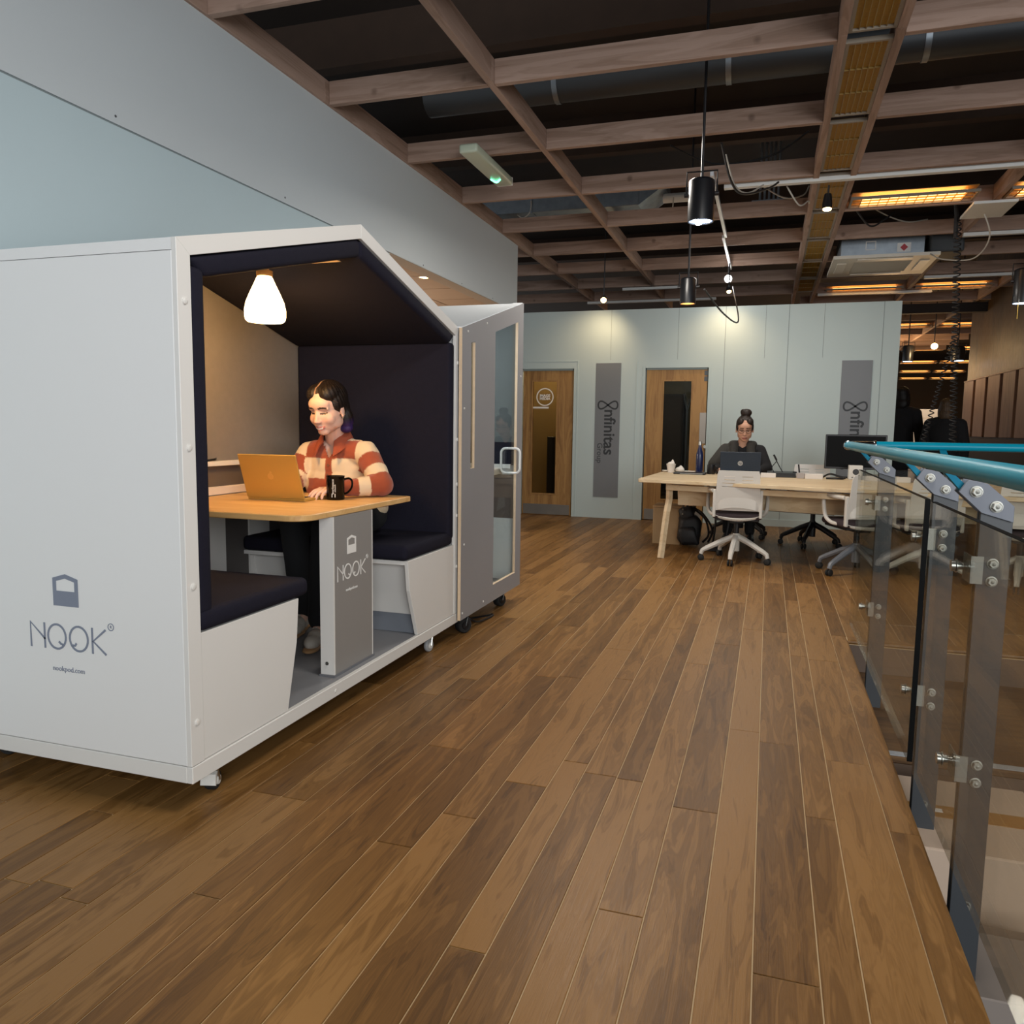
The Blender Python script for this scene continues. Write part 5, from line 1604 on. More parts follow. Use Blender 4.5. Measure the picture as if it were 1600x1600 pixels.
def head_prims(mb, F):
    s = F.s

    def el(c, r, n=20):
        mb.ell(F(*c), (r[0] * s, r[1] * s, r[2] * s), F.M, n)

    def cp(a, ra, b, rb):
        mb.cap(F(*a), ra * s, F(*b), rb * s)
    el((-0.012, 0, 0.032), (0.095, 0.076, 0.086), 24)
    el((0.018, 0, -0.028), (0.070, 0.068, 0.086), 24)
    el((0.026, 0, -0.064), (0.054, 0.055, 0.046), 20)
    el((0.052, 0, -0.096), (0.030, 0.030, 0.020))
    el((0.052, 0, 0.036), (0.040, 0.058, 0.040))
    for q in (-1, 1):
        el((0.044, q * 0.036, -0.036), (0.034, 0.031, 0.034))
        cp((0.074, q * 0.014, 0.019), 0.010, (0.062, q * 0.046, 0.016), 0.010)
        el((0.004, q * 0.050, -0.058), (0.046, 0.018, 0.034))
        el((-0.010, q * 0.078, -0.010), (0.017, 0.008, 0.030), 14)
        el((-0.006, q * 0.080, -0.034), (0.010, 0.007, 0.010), 10)
        el((0.092, q * 0.011, -0.042), (0.011, 0.008, 0.008), 10)
    cp((0.080, 0, 0.006), 0.0080, (0.097, 0, -0.033), 0.0105)
    el((0.100, 0, -0.038), (0.012, 0.0125, 0.010), 12)
    cp((0.078, -0.017, -0.073), 0.0075, (0.085, 0, -0.0685), 0.0085)
    cp((0.078, 0.017, -0.073), 0.0075, (0.085, 0, -0.0685), 0.0085)
    cp((0.074, -0.012, -0.083), 0.008, (0.080, 0, -0.085), 0.0095)
    cp((0.074, 0.012, -0.083), 0.008, (0.080, 0, -0.085), 0.0095)


def face_carve(me, F):
    for v in me.vertices:
        p = F.inv(v.co)
        if p.x < 0.03 or abs(p.z) > 0.05:
            continue
        for q in (-1, 1):
            d = math.sqrt((p.y - q * 0.031) ** 2 + ((p.z + 0.001) * 1.25) ** 2)
            if d < 0.03:
                v.co -= F.f * 0.008 * F.s * math.exp(-(d / 0.013) ** 2)


def skin_paint(F, skin, blush, lip, brow, smile=True, closed=True):
    S, BL, LP, BR = [lin(c) for c in (skin, blush, lip, brow)]

    def mixc(a, b, t):
        return tuple(a[i] * (1 - t) + b[i] * t for i in range(3)) + (1,)

    def fn(co):
        p = F.inv(co)
        c = S
        if p.x > 0.02 and -0.12 < p.z < 0.06:
            ay = abs(p.y)
            d = math.hypot(ay - 0.038, p.z + 0.038)
            c = mixc(c, BL, 0.28 * math.exp(-(d / 0.022) ** 2))
            d = math.hypot(ay, p.z + 0.042)
            c = mixc(c, BL, 0.25 * math.exp(-(d / 0.014) ** 2))
            # mouth: curved up at the corners
            if ay < 0.026:
                zc = -0.0765 + (0.007 if smile else 0.002) * (ay / 0.026) ** 2
                hh = 0.0105 * (1 - (ay / 0.027) ** 2) ** 0.5
                if abs(p.z - zc) < hh:
                    c = mixc(c, LP, 0.85)
                    if smile and abs(p.z - zc) < hh * 0.38 and ay < 0.019:
                        c = lin('#e8dcd4')
                elif abs(p.z - zc) < hh + 0.002:
                    c = mixc(c, LP, 0.35)
            # brows
            if 0.012 < ay < 0.050:
                zb = 0.0195 + 0.005 * math.sin((ay - 0.012) / 0.038 * PI) - 0.0022 * ((ay - 0.012) / 0.038)
                if abs(p.z - zb) < 0.0046:
                    c = mixc(c, BR, 0.95)
            # lids and lashes
            e = (ay - 0.031)
            if abs(e) < 0.0165:
                zl = -0.0015 - 0.0045 * (1 - (e / 0.0165) ** 2) if closed else 0.0045 - 0.003 * (e / 0.0165) ** 2
                if abs(p.z - zl) < 0.0036:
                    c = lin('#1c120e')
                elif zl < p.z < 0.012:
                    k = 1 - abs(e) / 0.0165
                    c = mixc(c, lin('#8a5a44'), 0.42 * k * (1 - max(0, p.z) / 0.012))
                elif -0.0085 < p.z < zl:
                    c = mixc(lin('#d8ccc4') if abs(e) > 0.006 else lin('#2a1a12'), S, 0.2) if not closed or p.z > zl - 0.004 else c
            # nostrils
            if abs(ay - 0.007) < 0.0035 and -0.054 < p.z < -0.048 and p.x > 0.085:
                c = mixc(c, lin('#5a2f22'), 0.7)
        return c
    return fn


def hand_prims(mb, wr_, d, n, s, sc=1.0, curl=1.0):
    """d fingers, n back of the hand, s towards the thumb"""
    wr_, d, n, s = Vector(wr_), Vector(d).normalized(), Vector(n).normalized(), Vector(s).normalized()
    for k in range(4):
        o = (1.5 - k) * 0.0195 * sc
        mb.cap(wr_ + s * o * 0.55, 0.014 * sc, wr_ + d * 0.080 * sc + s * o, 0.0105 * sc)
        b = wr_ + d * (0.084 - 0.004 * abs(k - 1.2)) * sc + s * o
        L = (0.070, 0.078, 0.073, 0.057)[k] * sc
        a = 0.30 * curl + 0.06 * k
        spread = s * (1.5 - k) * 0.07
        for seg, r0, r1 in ((0.45, 0.0098, 0.0088), (0.31, 0.0088, 0.0080), (0.24, 0.0080, 0.0070)):
            v = (d * math.cos(a) - n * math.sin(a) + spread).normalized()
            e = b + v * L * seg
            mb.cap(b, r0 * sc, e, r1 * sc, 10)
            b = e
            a += 0.38 * curl
    b = wr_ + d * 0.022 * sc + s * 0.026 * sc - n * 0.006
    for seg, r0, r1, v in ((0.042, 0.0135, 0.0115, d * 0.75 + s * 0.62 - n * 0.25), (0.032, 0.0112, 0.0098, d * 0.9 + s * 0.30 - n * 0.3), (0.025, 0.0098, 0.0080, d * 0.97 + s * 0.05 - n * 0.25)):
        e = b + v.normalized() * seg * sc
        mb.cap(b, r0 * sc, e, r1 * sc, 10)
        b = e
    mb.ell(wr_ + d * 0.05 * sc, (0.012, 0.012, 0.012))


def shoe(parent, toe, heel, m, msole, sc=1.0):
    toe, heel = Vector(toe), Vector(heel)
    F = Frame(heel, toe - heel)
    L = (toe - heel).length
    mb = MB()
    for x, w_, h in ((0.12, 0.034, 0.052), (0.35, 0.036, 0.058), (0.60, 0.040, 0.046), (0.82, 0.040, 0.036)):
        mb.ell(F(x * L, 0, 0.022 + h * 0.55), (0.07, w_, h), F.M, 14)
    mb.cap(F(0.2 * L, 0, 0.06), 0.036, F(0.2 * L, 0, 0.115), 0.038)
    up = obj('shoe', fuse(mb, 0.008, 3), m, parent)
    sm_ = MB()
    for x, w_ in ((0.08, 0.034), (0.4, 0.034), (0.72, 0.042), (0.9, 0.036)):
        sm_.ell(F(x * L, 0, 0.014), (0.075, w_ + 0.006, 0.014), F.M, 14)
    obj('shoe_sole', fuse(sm_, 0.008, 2), msole, up)
    ls = MB()
    for k in range(4):
        x = (0.42 + 0.09 * k) * L
        z = 0.100 - 0.010 * k
        ls.tube([F(x, -0.02, z - 0.004), F(x + 0.004, 0, z + 0.004), F(x, 0.02, z - 0.004)], 0.0035, 6)
    obj('shoelace', ls, mat('lace', '#c9c4ba', 0.8), up)
    return up


# ------------------------------------------------ woman in the pod
p1 = thing('person', 'person with dark hair in a rust and cream striped sweater typing in the pod', 'person', (3.92, 2.19, 0.65))
HF = Frame((3.602, 2.168, 1.328), (-0.955, 0.085, -0.27), s=1.07)
NB = Vector((3.735, 2.195, 1.175))
LSH, LEL, LWR = Vector((3.720, 2.010, 1.100)), Vector((3.635, 1.880, 0.945)), Vector((3.475, 2.035, 0.928))
RSH, REL, RWR = Vector((3.740, 2.360, 1.092)), Vector((3.640, 2.405, 0.945)), Vector((3.455, 2.325, 0.930))
PEL = Vector((3.93, 2.185, 0.755))
CH = Vector((3.765, 2.190, 1.03))
body = MB()
head_prims(body, HF)
body.cap(HF(-0.030, 0, -0.055), 0.053, NB, 0.058)
body.cap(NB + Vector((0.02, 0, 0)), 0.055, CH, 0.095)
body.ell(CH, (0.09, 0.145, 0.13), n=20)
body.cap(CH, 0.095, PEL, 0.11)
body.ell(PEL, (0.12, 0.165, 0.10), n=20)
for a, b_, e in ((LSH, LEL, LWR), (RSH, REL, RWR)):
    body.cap(NB + (a - NB) * 0.3 - Vector((0, 0, 0.03)), 0.05, a - Vector((0, 0, 0.012)), 0.05)
    body.cap(a, 0.046, b_, 0.037)
    body.cap(b_, 0.037, e, 0.024)
KN = (Vector((3.42, 2.075, 0.735)), Vector((3.46, 2.285, 0.735)))
AN = (Vector((3.40, 2.095, 0.25)), Vector((3.585, 2.315, 0.25)))
for s, k, an in ((-1, KN[0], AN[0]), (1, KN[1], AN[1])):
    body.cap(PEL + Vector((0, s * 0.085, -0.005)), 0.085, k, 0.058)
    body.cap(k, 0.056, an, 0.036)
    body.cap(an, 0.036, an + Vector((-0.09, -0.02, -0.055)), 0.030)
hand_prims(body, LWR, (-0.93, 0.40, 0.02), (0, 0.0, 1), (0.40, 0.93, 0), 1.08, 1.0)
hand_prims(body, RWR, (-0.96, -0.26, 0.02), (0, 0, 1), (-0.26, -0.96, 0) if False else (0.26, -0.96, 0), 1.08, 1.0)
bm_ = fuse(body, 0.0040, 6)
face_carve(bm_, HF)
paint(bm_, skin_paint(HF, '#d9b09c', '#cf8a78', '#a85650', '#332018'))
obj('body', bm_, SKINM, p1)

# hair
hb = MB()
s = HF.s


def hel(c, r, n=20):
    hb.ell(HF(*c), (r[0] * s, r[1] * s, r[2] * s), HF.M, n)


hel((-0.030, 0, 0.042), (0.100, 0.086, 0.092), 26)
hel((-0.055, 0, -0.010), (0.068, 0.082, 0.080), 22)
hel((0.004, 0.034, 0.076), (0.066, 0.046, 0.046))
hel((0.004, -0.034, 0.076), (0.066, 0.046, 0.046))
hel((0.0, 0, 0.080), (0.062, 0.05, 0.044))
hel((-0.015, 0.068, 0.030), (0.052, 0.020, 0.046))
hel((-0.015, -0.068, 0.030), (0.056, 0.022, 0.056))
hel((-0.058, 0.060, -0.060), (0.036, 0.034, 0.058))
hel((-0.058, -0.060, -0.060), (0.036, 0.034, 0.058))
hel((-0.055, 0.052, -0.108), (0.030, 0.034, 0.026))
hel((-0.020, -0.076, -0.040), (0.036, 0.014, 0.070))
hel((-0.075, 0, -0.075), (0.036, 0.062, 0.055))
hm = fuse(hb, 0.0045, 4)
# comb-like relief and the parting
for v in hm.vertices:
    p = HF.inv(v.co)
    n = (p - Vector((-0.03, 0, 0.02))).normalized()
    ang = math.atan2(p.y + 0.012, p.x + 0.05)
    v.co += HF.M @ n * (0.0011 * math.sin(ang * 34 + p.z * 60)) * s
HC, HP, HT = lin('#150e0a'), lin('#2f1d50'), lin('#241812')


def hair_col(co):
    p = HF.inv(co)
    if abs(p.y + 0.010 - 0.10 * max(0, p.x - 0.02) * 0) < 0.0042 and p.z > 0.055 and p.x > -0.035:
        return lin('#8f705c')
    if p.z < -0.055:
        t = min(1, (-0.055 - p.z) / 0.04)
        return tuple(HC[i] * (1 - t) + HP[i] * t for i in range(3)) + (1,)
    k = 0.5 + 0.5 * math.sin(math.atan2(p.y, p.x + 0.05) * 47)
    return tuple(HC[i] * (1 - 0.45 * k) + HT[i] * 0.45 * k for i in range(3)) + (1,)


paint(hm, hair_col)
obj('hair', hm, HAIRM, p1, label='dark brown hair with purple tips at the nape')
obj('earring', MB().ell(HF(0.004, 0.086, -0.043), (0.004, 0.004, 0.004), n=8).ell(HF(-0.010, 0.088, -0.030), (0.003, 0.003, 0.003), n=8), STEEL, p1)
obj('hair_clip', MB().tube([HF(0.040, 0.074, 0.050), HF(0.020, 0.083, 0.034)], 0.0025, 6), mat('clip_dark', '#4a3d38', 0.3), p1)

# sweater
sw = MB()
sw.cap(NB + Vector((0.030, 0, -0.035)), 0.085, CH, 0.118)
sw.ell(CH + Vector((0, 0, -0.01)), (0.122, 0.178, 0.155), n=24)
sw.cap(CH, 0.125, PEL + Vector((-0.005, 0, 0.03)), 0.140)
sw.ell((3.765, 2.20, 0.93), (0.135, 0.195, 0.15), n=22)
sw.ell(PEL + Vector((-0.005, 0, 0.035)), (0.145, 0.190, 0.085), n=22)
for a, b_, e in ((LSH, LEL, LWR), (RSH, REL, RWR)):
    sw.cap(NB + (a - NB) * 0.25 - Vector((-0.01, 0, 0.045)), 0.074, a - Vector((0, 0, 0.006)), 0.066)
    sw.cap(a, 0.066, b_ + Vector((0.006, 0, 0.006)), 0.060)
    sw.ell(b_ + Vector((0.012, 0, -0.005)), (0.062, 0.060, 0.056), n=16)
    sw.cap(b_ + Vector((0, 0, 0.002)), 0.058, e + (b_ - e) * 0.22, 0.043)
    sw.cap(e + (b_ - e) * 0.22, 0.041, e + (b_ - e) * 0.06, 0.036)
sm_ = fuse(sw, 0.0065, 4)
for v in sm_.vertices:           # soft folds
    c = v.co
    v.co.z += 0.0025 * math.sin(c.y * 90 + c.z * 45) * math.sin(c.x * 60)
    v.co.x += 0.0020 * math.sin(c.z * 75 + c.y * 30)
# neckline: cut the V and the collar hole
bm = bmesh.new()
bm.from_mesh(sm_)
kill = []
for f_ in bm.faces:
    c = f_.calc_center_median()
    dy = abs(c.y - 2.192)
    neck = (c - (NB + Vector((-0.005, 0, 0.06))))
    if c.z > 1.135 and math.hypot(neck.x, neck.y) < 0.066:
        kill.append(f_)
    elif c.x < 3.725 and c.z > 1.075 and dy < 0.004 + (c.z - 1.075) * 0.58:
        kill.append(f_)
bmesh.ops.delete(bm, geom=kill, context='FACES')
bm.to_mesh(sm_)
bm.free()
RUST, CREAM = lin('#9a4a2f'), lin('#e0c9a8')


def seg_t(p, a, b_):
    ab = b_ - a
    t = max(0, min(1, (p - a).dot(ab) / ab.length_squared))
    return (p - a - ab * t).length, t


def knit(co):
    best = None
    for a, b_, e in ((LSH, LEL, LWR), (RSH, REL, RWR)):
        d1_, t1 = seg_t(co, a, b_)
        d2_, t2 = seg_t(co, b_, e)
        L1 = (b_ - a).length
        if d1_ < d2_:
            q = (d1_, t1 * L1 + (0 if t1 > 0 else (co - a).dot((b_ - a).normalized())))
        else:
            q = (d2_, L1 + t2 * (e - b_).length)
        if best is None or q[0] < best[0]:
            best = q
    dy = abs(co.y - 2.190)
    dt = max(0, dy - 0.135)
    if best[0] < 0.085 and dy > 0.150 - max(0, 1.02 - co.z) * 0.25 or (co.x < 3.62 and best[0] < 0.08 and dy > 0.05 and co.z < 0.99):
        a = best[1]
        return CREAM if a < 0.045 or 0.125 < a < 0.185 or 0.285 < a < 0.345 else RUST
    if co.x < 3.78 and dy < 0.021 and co.z < 1.10:
        return RUST
    z = co.z
    return CREAM if z > 1.165 or 0.965 < z < 1.070 or z < 0.80 else RUST


paint(sm_, knit)
obj('sweater', sm_, KNITM, p1, label='rust and cream block-striped knitted sweater')
# collar: a folded band open at the front
cb = bmesh.new()
gr = {}
NA, NR = 40, 5
cc = NB + Vector((-0.012, -0.002, 0.0))
for i in range(NA + 1):
    a = -2.62 + 5.24 * i / NA          # 0 = back of the neck
    fr_ = max(0, (abs(a) - 1.5) / 1.12)  # 1 at the two front points
    for j in range(NR + 1):
        t = j / NR
        rr = 0.062 + 0.034 * t + 0.016 * fr_ * t
        z = 0.050 - 0.052 * t * (1 + 0.5 * fr_) - 0.062 * fr_ + 0.010 * math.sin(t * PI)
        gr[i, j] = cb.verts.new(cc + Vector((rr * math.cos(a) * (1.0 if fr_ == 0 else 1.0 + 0.25 * fr_), rr * math.sin(a), z)))
for i in range(NA):
    for j in range(NR):
        cb.faces.new((gr[i, j], gr[i + 1, j], gr[i + 1, j + 1], gr[i, j + 1]))
bmesh.ops.recalc_face_normals(cb, faces=cb.faces)
bmesh.ops.solidify(cb, geom=list(cb.faces), thickness=0.007)
mbc = MB()
mbc.bm.free()
mbc.bm = cb
obj('collar', mbc, mat('rust_knit', '#98482e', 0.95, noise=0.1, nscale=60, bump=0.5, bscale=420), p1, sm=60)
for z, x in ((1.035, 3.648), (0.985, 3.642)):
    obj('button', MB().lathe([(0.0075, 0), (0.0075, 0.003), (0.005, 0.0035), (0, 0.002)], (x - 0.006, 2.190, z), 12, (-1, 0, 0.1)), mat('button_brown', '#7a4a35', 0.4), p1)
# trousers and shoes
tr = MB()
tr.ell(PEL + Vector((0, 0, -0.01)), (0.132, 0.178, 0.095), n=20)
for s_, k, an in ((-1, KN[0], AN[0]), (1, KN[1], AN[1])):
    tr.cap(PEL + Vector((0, s_ * 0.088, -0.008)), 0.094, k, 0.072)
    tr.cap(k, 0.071, an + Vector((0, 0, 0.03)), 0.066)
obj('trousers', fuse(tr, 0.010, 4), mat('trousers_black', '#131417', 0.85, noise=0.2, nscale=30), p1)
SHW = mat('shoe_pale', '#b9b2a8', 0.7, noise=0.1, nscale=30)
SOLE = mat('shoe_sole_gum', '#a5805a', 0.6)
shoe(p1, (3.215, 2.045, 0.155), (3.475, 2.125, 0.155), SHW, SOLE)
shoe(p1, (3.40, 2.265, 0.155), (3.655, 2.345, 0.155), SHW, SOLE)

# laptop and mug on the pod table
lt2, mid, up = laptop('laptop', 'open gold-coloured laptop under the pod lamp, in front of the person in stripes', 3.240, 2.075, 2.393, 0.882, 1, 0.33, 0.222, 0.222, mat('laptop_gold', '#cba252', 0.40, metal=0.35))
out = Vector((0, -1, 0)).cross(up)
bite = MB().lathe([(0.016, 0), (0.016, 0.0008), (0, 0.0008)], mid - up * 0.002, 24, out)
bite.lathe([(0.006, 0), (0.006, 0.0008), (0, 0.0008)], mid + up * 0.018 + Vector((0, -0.004, 0)), 12, out)
obj('logo_mark', bite, mat('laptop_logo', '#d8ae62', 0.3, metal=0.4), lt2)
mug = thing('mug', 'black mug with white lettering standing beside the gold laptop', 'mug', (3.40, 2.005, 0.882))
mx, my, mz = 3.40, 2.005, 0.882
GLOSSB = mat('gloss_black', '#060607', 0.1, spec=0.22)
obj('mug_body', MB().lathe([(0, 0), (0.040, 0), (0.044, 0.004), (0.044, 0.112), (0.0465, 0.118), (0.0430, 0.118), (0.041, 0.112), (0.040, 0.012), (0, 0.010)], (mx, my, mz), 32), GLOSSB, mug, sm=50)
hdir = Vector((0.50, -0.86, 0))
hpts = [Vector((mx, my, mz)) + hdir * a + Vector((0, 0, b_)) for a, b_ in ((0.042, 0.100), (0.066, 0.104), (0.080, 0.090), (0.078, 0.060), (0.060, 0.036), (0.042, 0.028))]
obj('mug_handle', MB().tube(catmull(hpts, 5), 0.0052, 8), GLOSSB, mug, sm=True)
vd = Vector((-mx, -my, 0)).normalized()
vt = Vector((vd.y, -vd.x, 0))
if (vt.x) < 0 and False:
    vt = -vt
rgt = Vector((0.3081, -0.9512, 0)).normalized()
po = Vector((mx, my, mz)) - rgt * 0.010 + vd * 0.0446
text('mug_lettering', 'workspace', po + Vector((0, 0, 0.066)) - rgt * 0.003, (0, 0, 1), -rgt, 0.017, LOGO_W, mug)
text('mug_lettering', 'collective', po + Vector((0, 0, 0.058)) + rgt * 0.008, (0, 0, 1), -rgt, 0.010, LOGO_W, mug)
em = MB()
for a0, a1, b0, b1 in ((-0.009, 0.009, -0.009, -0.004), (-0.009, 0.009, 0.004, 0.009), (-0.009, -0.004, -0.004, 0.004), (0.004, 0.009, -0.004, 0.004)):
    q = [po + rgt * a + Vector((0, 0, 0.024 + b_)) for a, b_ in ((a0, b0), (a1, b0), (a1, b1), (a0, b1))]
    em.bend_quad(q)
obj('mug_emblem', em, LOGO_W, mug)



# ------------------------------------------------ woman with a bun at the desk
p2 = thing('person', 'person with a dark bun, glasses and a grey scarf at the desk', 'person', (9.45, 0.27, 0.48))
H2 = Frame((9.26, 0.258, 1.262), (-0.97, -0.06, -0.22), s=1.14)
nb2 = Vector((9.36, 0.275, 1.065))
b2 = MB()
head_prims(b2, H2)
b2.cap(H2(-0.03, 0, -0.06), 0.055, nb2, 0.062)
b2.ell((9.42, 0.275, 0.92), (0.10, 0.17, 0.18), n=20)
b2.cap((9.42, 0.275, 0.92), 0.11, (9.50, 0.275, 0.58), 0.12)
sh2 = (Vector((9.38, 0.085, 1.02)), Vector((9.38, 0.465, 1.02)))
el2 = (Vector((9.28, 0.0, 0.83)), Vector((9.26, 0.57, 0.83)))
wr2 = (Vector((9.06, 0.10, 0.80)), Vector((9.04, 0.50, 0.80)))
for a, e_, w_ in zip(sh2, el2, wr2):
    b2.cap(a, 0.05, e_, 0.04)
    b2.cap(e_, 0.04, w_, 0.028)
    b2.cap(nb2 + (a - nb2) * 0.2, 0.06, a, 0.05)
for s_ in (-1, 1):
    b2.cap((9.50, 0.275 + s_ * 0.09, 0.56), 0.08, (9.12, 0.275 + s_ * 0.11, 0.56), 0.058)
    b2.cap((9.12, 0.275 + s_ * 0.11, 0.56), 0.058, (9.16, 0.275 + s_ * 0.12, 0.08), 0.036)
    b2.cap((9.16, 0.275 + s_ * 0.12, 0.06), 0.036, (9.04, 0.275 + s_ * 0.13, 0.035), 0.03)
hand_prims(b2, wr2[0], (-0.95, 0.3, -0.02), (0, 0, 1), (0.3, 0.95, 0), 1.0)
hand_prims(b2, wr2[1], (-0.95, -0.3, -0.02), (0, 0, 1), (0.3, -0.95, 0), 1.0)
m2 = fuse(b2, 0.0058, 3)
face_carve(m2, H2)
paint(m2, skin_paint(H2, '#c99a80', '#c07f69', '#93504a', '#2a1a14', smile=False, closed=True))
obj('body', m2, SKINM, p2)
hb = MB()
HFs, HF_ = HF, H2
for c, r in (((-0.028, 0, 0.044), (0.098, 0.084, 0.090)), ((-0.05, 0, -0.01), (0.06, 0.078, 0.075)), ((0.015, 0.04, 0.075), (0.06, 0.04, 0.04)), ((0.015, -0.04, 0.075), (0.06, 0.04, 0.04)), ((-0.01, 0.067, 0.02), (0.05, 0.018, 0.05)), ((-0.01, -0.067, 0.02), (0.05, 0.018, 0.05)), ((-0.045, 0.008, 0.150), (0.050, 0.055, 0.040)), ((-0.04, -0.018, 0.160), (0.03, 0.03, 0.03)), ((-0.05, 0.03, 0.142), (0.03, 0.03, 0.03))):
    hb.ell(H2(*c), tuple(x * H2.s for x in r), H2.M, 20)
hm = fuse(hb, 0.006, 3)
paint(hm, lambda co: lin('#1f1612') if math.sin(co.y * 300 + co.z * 120) > 0 else lin('#2b1f18'))
obj('hair', hm, HAIRM, p2)
gl = MB()
for q in (-1, 1):
    gl.tube([H2(0.100, q * 0.034 + 0.025 * math.cos(a), -0.004 + 0.019 * math.sin(a)) for a in [2 * PI * k / 16 for k in range(16)]], 0.0026, 6, close=True)
    gl.tube([H2(0.098, q * 0.058, 0.002), H2(0.05, q * 0.080, 0.006), H2(-0.01, q * 0.084, 0.004)], 0.002, 6)
gl.tube([H2(0.102, -0.010, 0.002), H2(0.104, 0, 0.004), H2(0.102, 0.010, 0.002)], 0.002, 6)
obj('glasses', gl, mat('glasses_dark', '#3a2418', 0.3), p2)
jk = MB()
jk.ell((9.42, 0.275, 0.93), (0.125, 0.20, 0.19), n=22)
jk.cap((9.42, 0.275, 0.92), 0.13, (9.50, 0.275, 0.60), 0.14)
for a, e_, w_ in zip(sh2, el2, wr2):
    jk.cap(nb2 + (a - nb2) * 0.2 - Vector((0, 0, 0.03)), 0.075, a, 0.066)
    jk.cap(a, 0.066, e_, 0.060)
    jk.cap(e_, 0.060, w_ + (e_ - w_) * 0.15, 0.044)
obj('jacket', fuse(jk, 0.010, 3), mat('jacket_black', '#17171a', 0.9, noise=0.2, nscale=30), p2)
sc_ = MB()
pts = [nb2 + Vector((0.01 + 0.10 * math.cos(a), 0.115 * math.sin(a), 0.02)) for a in [-2.3 + 4.6 * k / 16 for k in range(17)]]
for a, b_ in zip(pts, pts[1:]):
    sc_.cap(a, 0.045, b_, 0.045)
for s_ in (-1, 1):
    e = pts[0] if s_ < 0 else pts[-1]
    sc_.cap(e, 0.048, Vector((9.27, 0.275 + s_ * 0.10, 0.93)), 0.05)
    sc_.cap((9.27, 0.275 + s_ * 0.10, 0.93), 0.05, (9.27, 0.275 + s_ * 0.085, 0.80), 0.045)
sc_.cap((9.36, 0.46, 1.02), 0.075, (9.25, 0.575, 0.86), 0.07)
obj('scarf', fuse(sc_, 0.010, 3), mat('scarf_charcoal', '#3a3835', 0.95, noise=0.2, nscale=40, bump=0.4, bscale=120), p2)
t2 = MB()
t2.ell((9.50, 0.275, 0.57), (0.14, 0.18, 0.10), n=18)
for s_ in (-1, 1):
    t2.cap((9.50, 0.275 + s_ * 0.09, 0.56), 0.09, (9.12, 0.275 + s_ * 0.11, 0.56), 0.07)
    t2.cap((9.12, 0.275 + s_ * 0.11, 0.56), 0.07, (9.16, 0.275 + s_ * 0.12, 0.12), 0.055)
obj('trousers', fuse(t2, 0.012, 3), mat('trousers_black', '#131417', 0.85), p2)
for s_ in (-1, 1):
    shoe(p2, (8.99, 0.275 + s_ * 0.14, 0.0), (9.22, 0.275 + s_ * 0.12, 0.0), BLACK, BLACK)


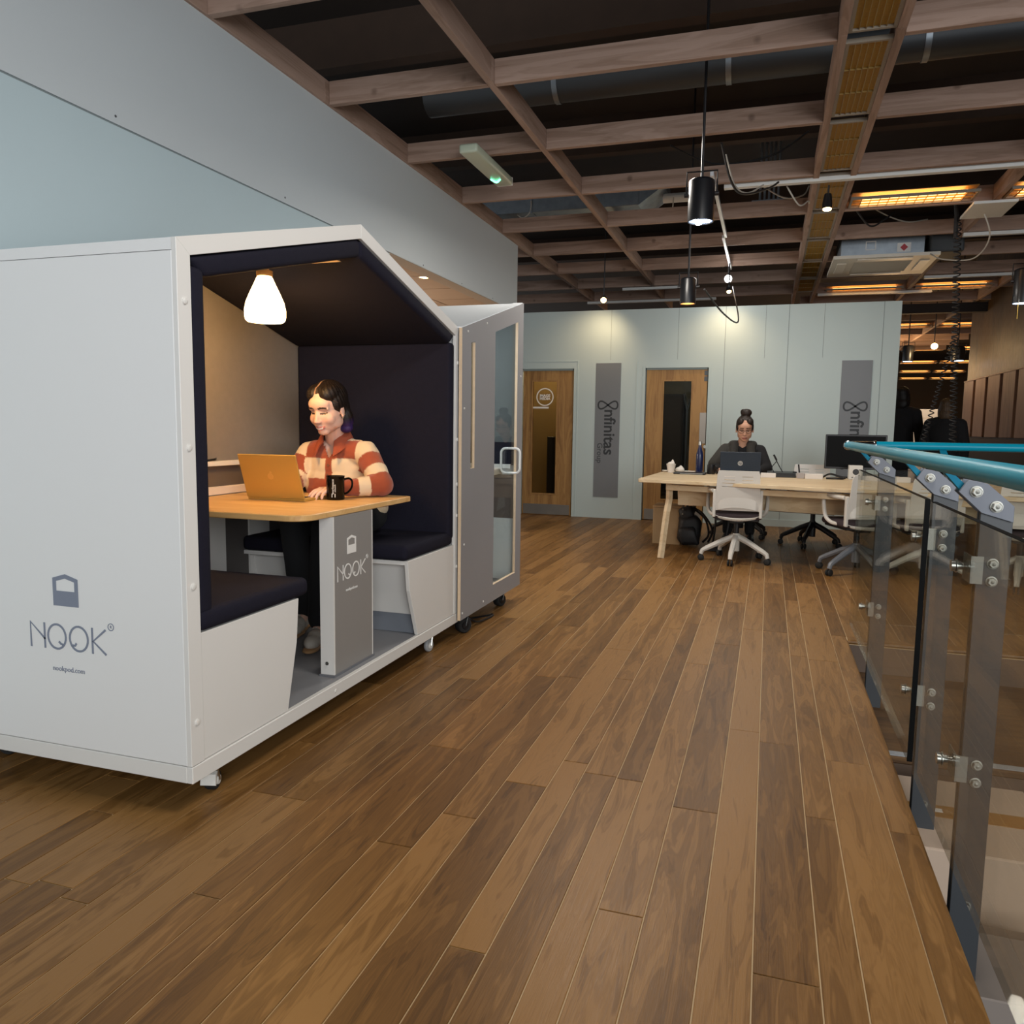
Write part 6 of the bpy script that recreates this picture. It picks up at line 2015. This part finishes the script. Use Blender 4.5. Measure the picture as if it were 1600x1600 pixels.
# ------------------------------------------------ two people in dark coats, seen from behind
def standing(label, x, y, f, hgt, hair_c, long_hair, coat_m):
    t = thing('person', label, 'person', (x, y, 0))
    k = hgt / 1.72
    Fb = Frame((x, y, 0), f, s=k)
    Hd = Frame(Fb(0.02, 0, 1.605), Vector(f) + Vector((0, 0, -0.12)), s=k)
    b_ = MB()
    head_prims(b_, Hd)
    b_.cap(Hd(-0.02, 0, -0.06), 0.055 * k, Fb(-0.01, 0, 1.42), 0.06 * k)
    b_.ell(Fb(0, 0, 1.25), (0.11, 0.17, 0.2), Fb.M, 18)
    b_.cap(Fb(0, 0, 1.2), 0.13, Fb(0, 0, 0.92), 0.14)
    c_ = MB()
    c_.ell(Fb(0, 0, 1.25), (0.16, 0.22, 0.22), Fb.M, 18)
    c_.cap(Fb(0, 0, 1.2), 0.17, Fb(0, 0, 0.72), 0.21)
    c_.cap(Fb(-0.02, 0, 1.40), 0.10, Fb(0, 0, 1.3), 0.14)
    tr_ = MB()
    for s_ in (-1, 1):
        sh_, e_, w_ = Fb(-0.01, s_ * 0.19, 1.38), Fb(-0.02, s_ * 0.25, 1.10), Fb(0.05, s_ * 0.25, 0.86)
        b_.cap(sh_, 0.05, e_, 0.042)
        b_.cap(e_, 0.042, w_, 0.03)
        c_.cap(Fb(-0.01, s_ * 0.05, 1.41), 0.085, sh_, 0.078)
        c_.cap(sh_, 0.078, e_, 0.068)
        c_.cap(e_, 0.068, w_ + (e_ - w_) * 0.1, 0.055)
        hand_prims(b_, w_, Fb.M @ Vector((0.2, 0, -1)), Fb.M @ Vector((0, s_, 0)), Fb.M @ Vector((1, 0, 0.2)), 1.0)
        b_.cap(Fb(0, s_ * 0.09, 0.90), 0.09, Fb(0.01, s_ * 0.10, 0.48), 0.062)
        b_.cap(Fb(0.01, s_ * 0.10, 0.48), 0.06, Fb(-0.02, s_ * 0.10, 0.09), 0.038)
        b_.cap(Fb(-0.02, s_ * 0.10, 0.06), 0.035, Fb(0.12, s_ * 0.11, 0.035), 0.03)
        tr_.cap(Fb(0, s_ * 0.09, 0.90), 0.11, Fb(0.01, s_ * 0.10, 0.48), 0.078)
        tr_.cap(Fb(0.01, s_ * 0.10, 0.48), 0.078, Fb(-0.02, s_ * 0.10, 0.12), 0.060)
        shoe(t, Fb(0.19, s_ * 0.12, 0), Fb(-0.07, s_ * 0.10, 0), BLACK, BLACK)
    m_b = fuse(b_, 0.011, 2)
    paint(m_b, skin_paint(Hd, '#b98f78', '#b98f78', '#8a4a44', '#2a1a14', smile=False))
    obj('body', m_b, SKINM, t)
    obj('coat', fuse(c_, 0.013, 3), coat_m, t)
    obj('trousers', fuse(tr_, 0.014, 2), mat('trousers_black', '#131417', 0.85), t)
    h_ = MB()
    for c, r in (((-0.028, 0, 0.040), (0.104, 0.090, 0.094)), ((-0.055, 0, -0.02), (0.062, 0.086, 0.09))) + ((((-0.065, 0, -0.10), (0.055, 0.098, 0.09)), ((-0.02, 0.078, -0.06), (0.04, 0.028, 0.10)), ((-0.02, -0.078, -0.06), (0.04, 0.028, 0.10))) if long_hair else (((-0.06, 0, -0.06), (0.05, 0.07, 0.05)),)):
        h_.ell(Hd(*c), tuple(v * Hd.s for v in r), Hd.M, 18)
    mh = fuse(h_, 0.010, 3)
    A, B_ = lin(hair_c[0]), lin(hair_c[1])

    def hc(co):
        p = Hd.inv(co)
        return A if math.sin(math.atan2(p.y, -p.x - 0.02) * 26) > 0.2 else B_
    paint(mh, hc)
    obj('hair', mh, HAIRM, t)
    return t


COATB = mat('coat_black', '#121215', 0.9, noise=0.15, nscale=20)
standing('person with brown hair in a black coat, back turned, by the timber wall', 12.2, -2.30, (1, -0.25, 0), 1.70, ('#5b4630', '#3a2b1c'), True, COATB)
standing('person with black hair in a black coat, half hidden by the partition end', 13.0, -1.86, (0.9, -0.5, 0), 1.90, ('#171312', '#0e0b0a'), True, COATB)
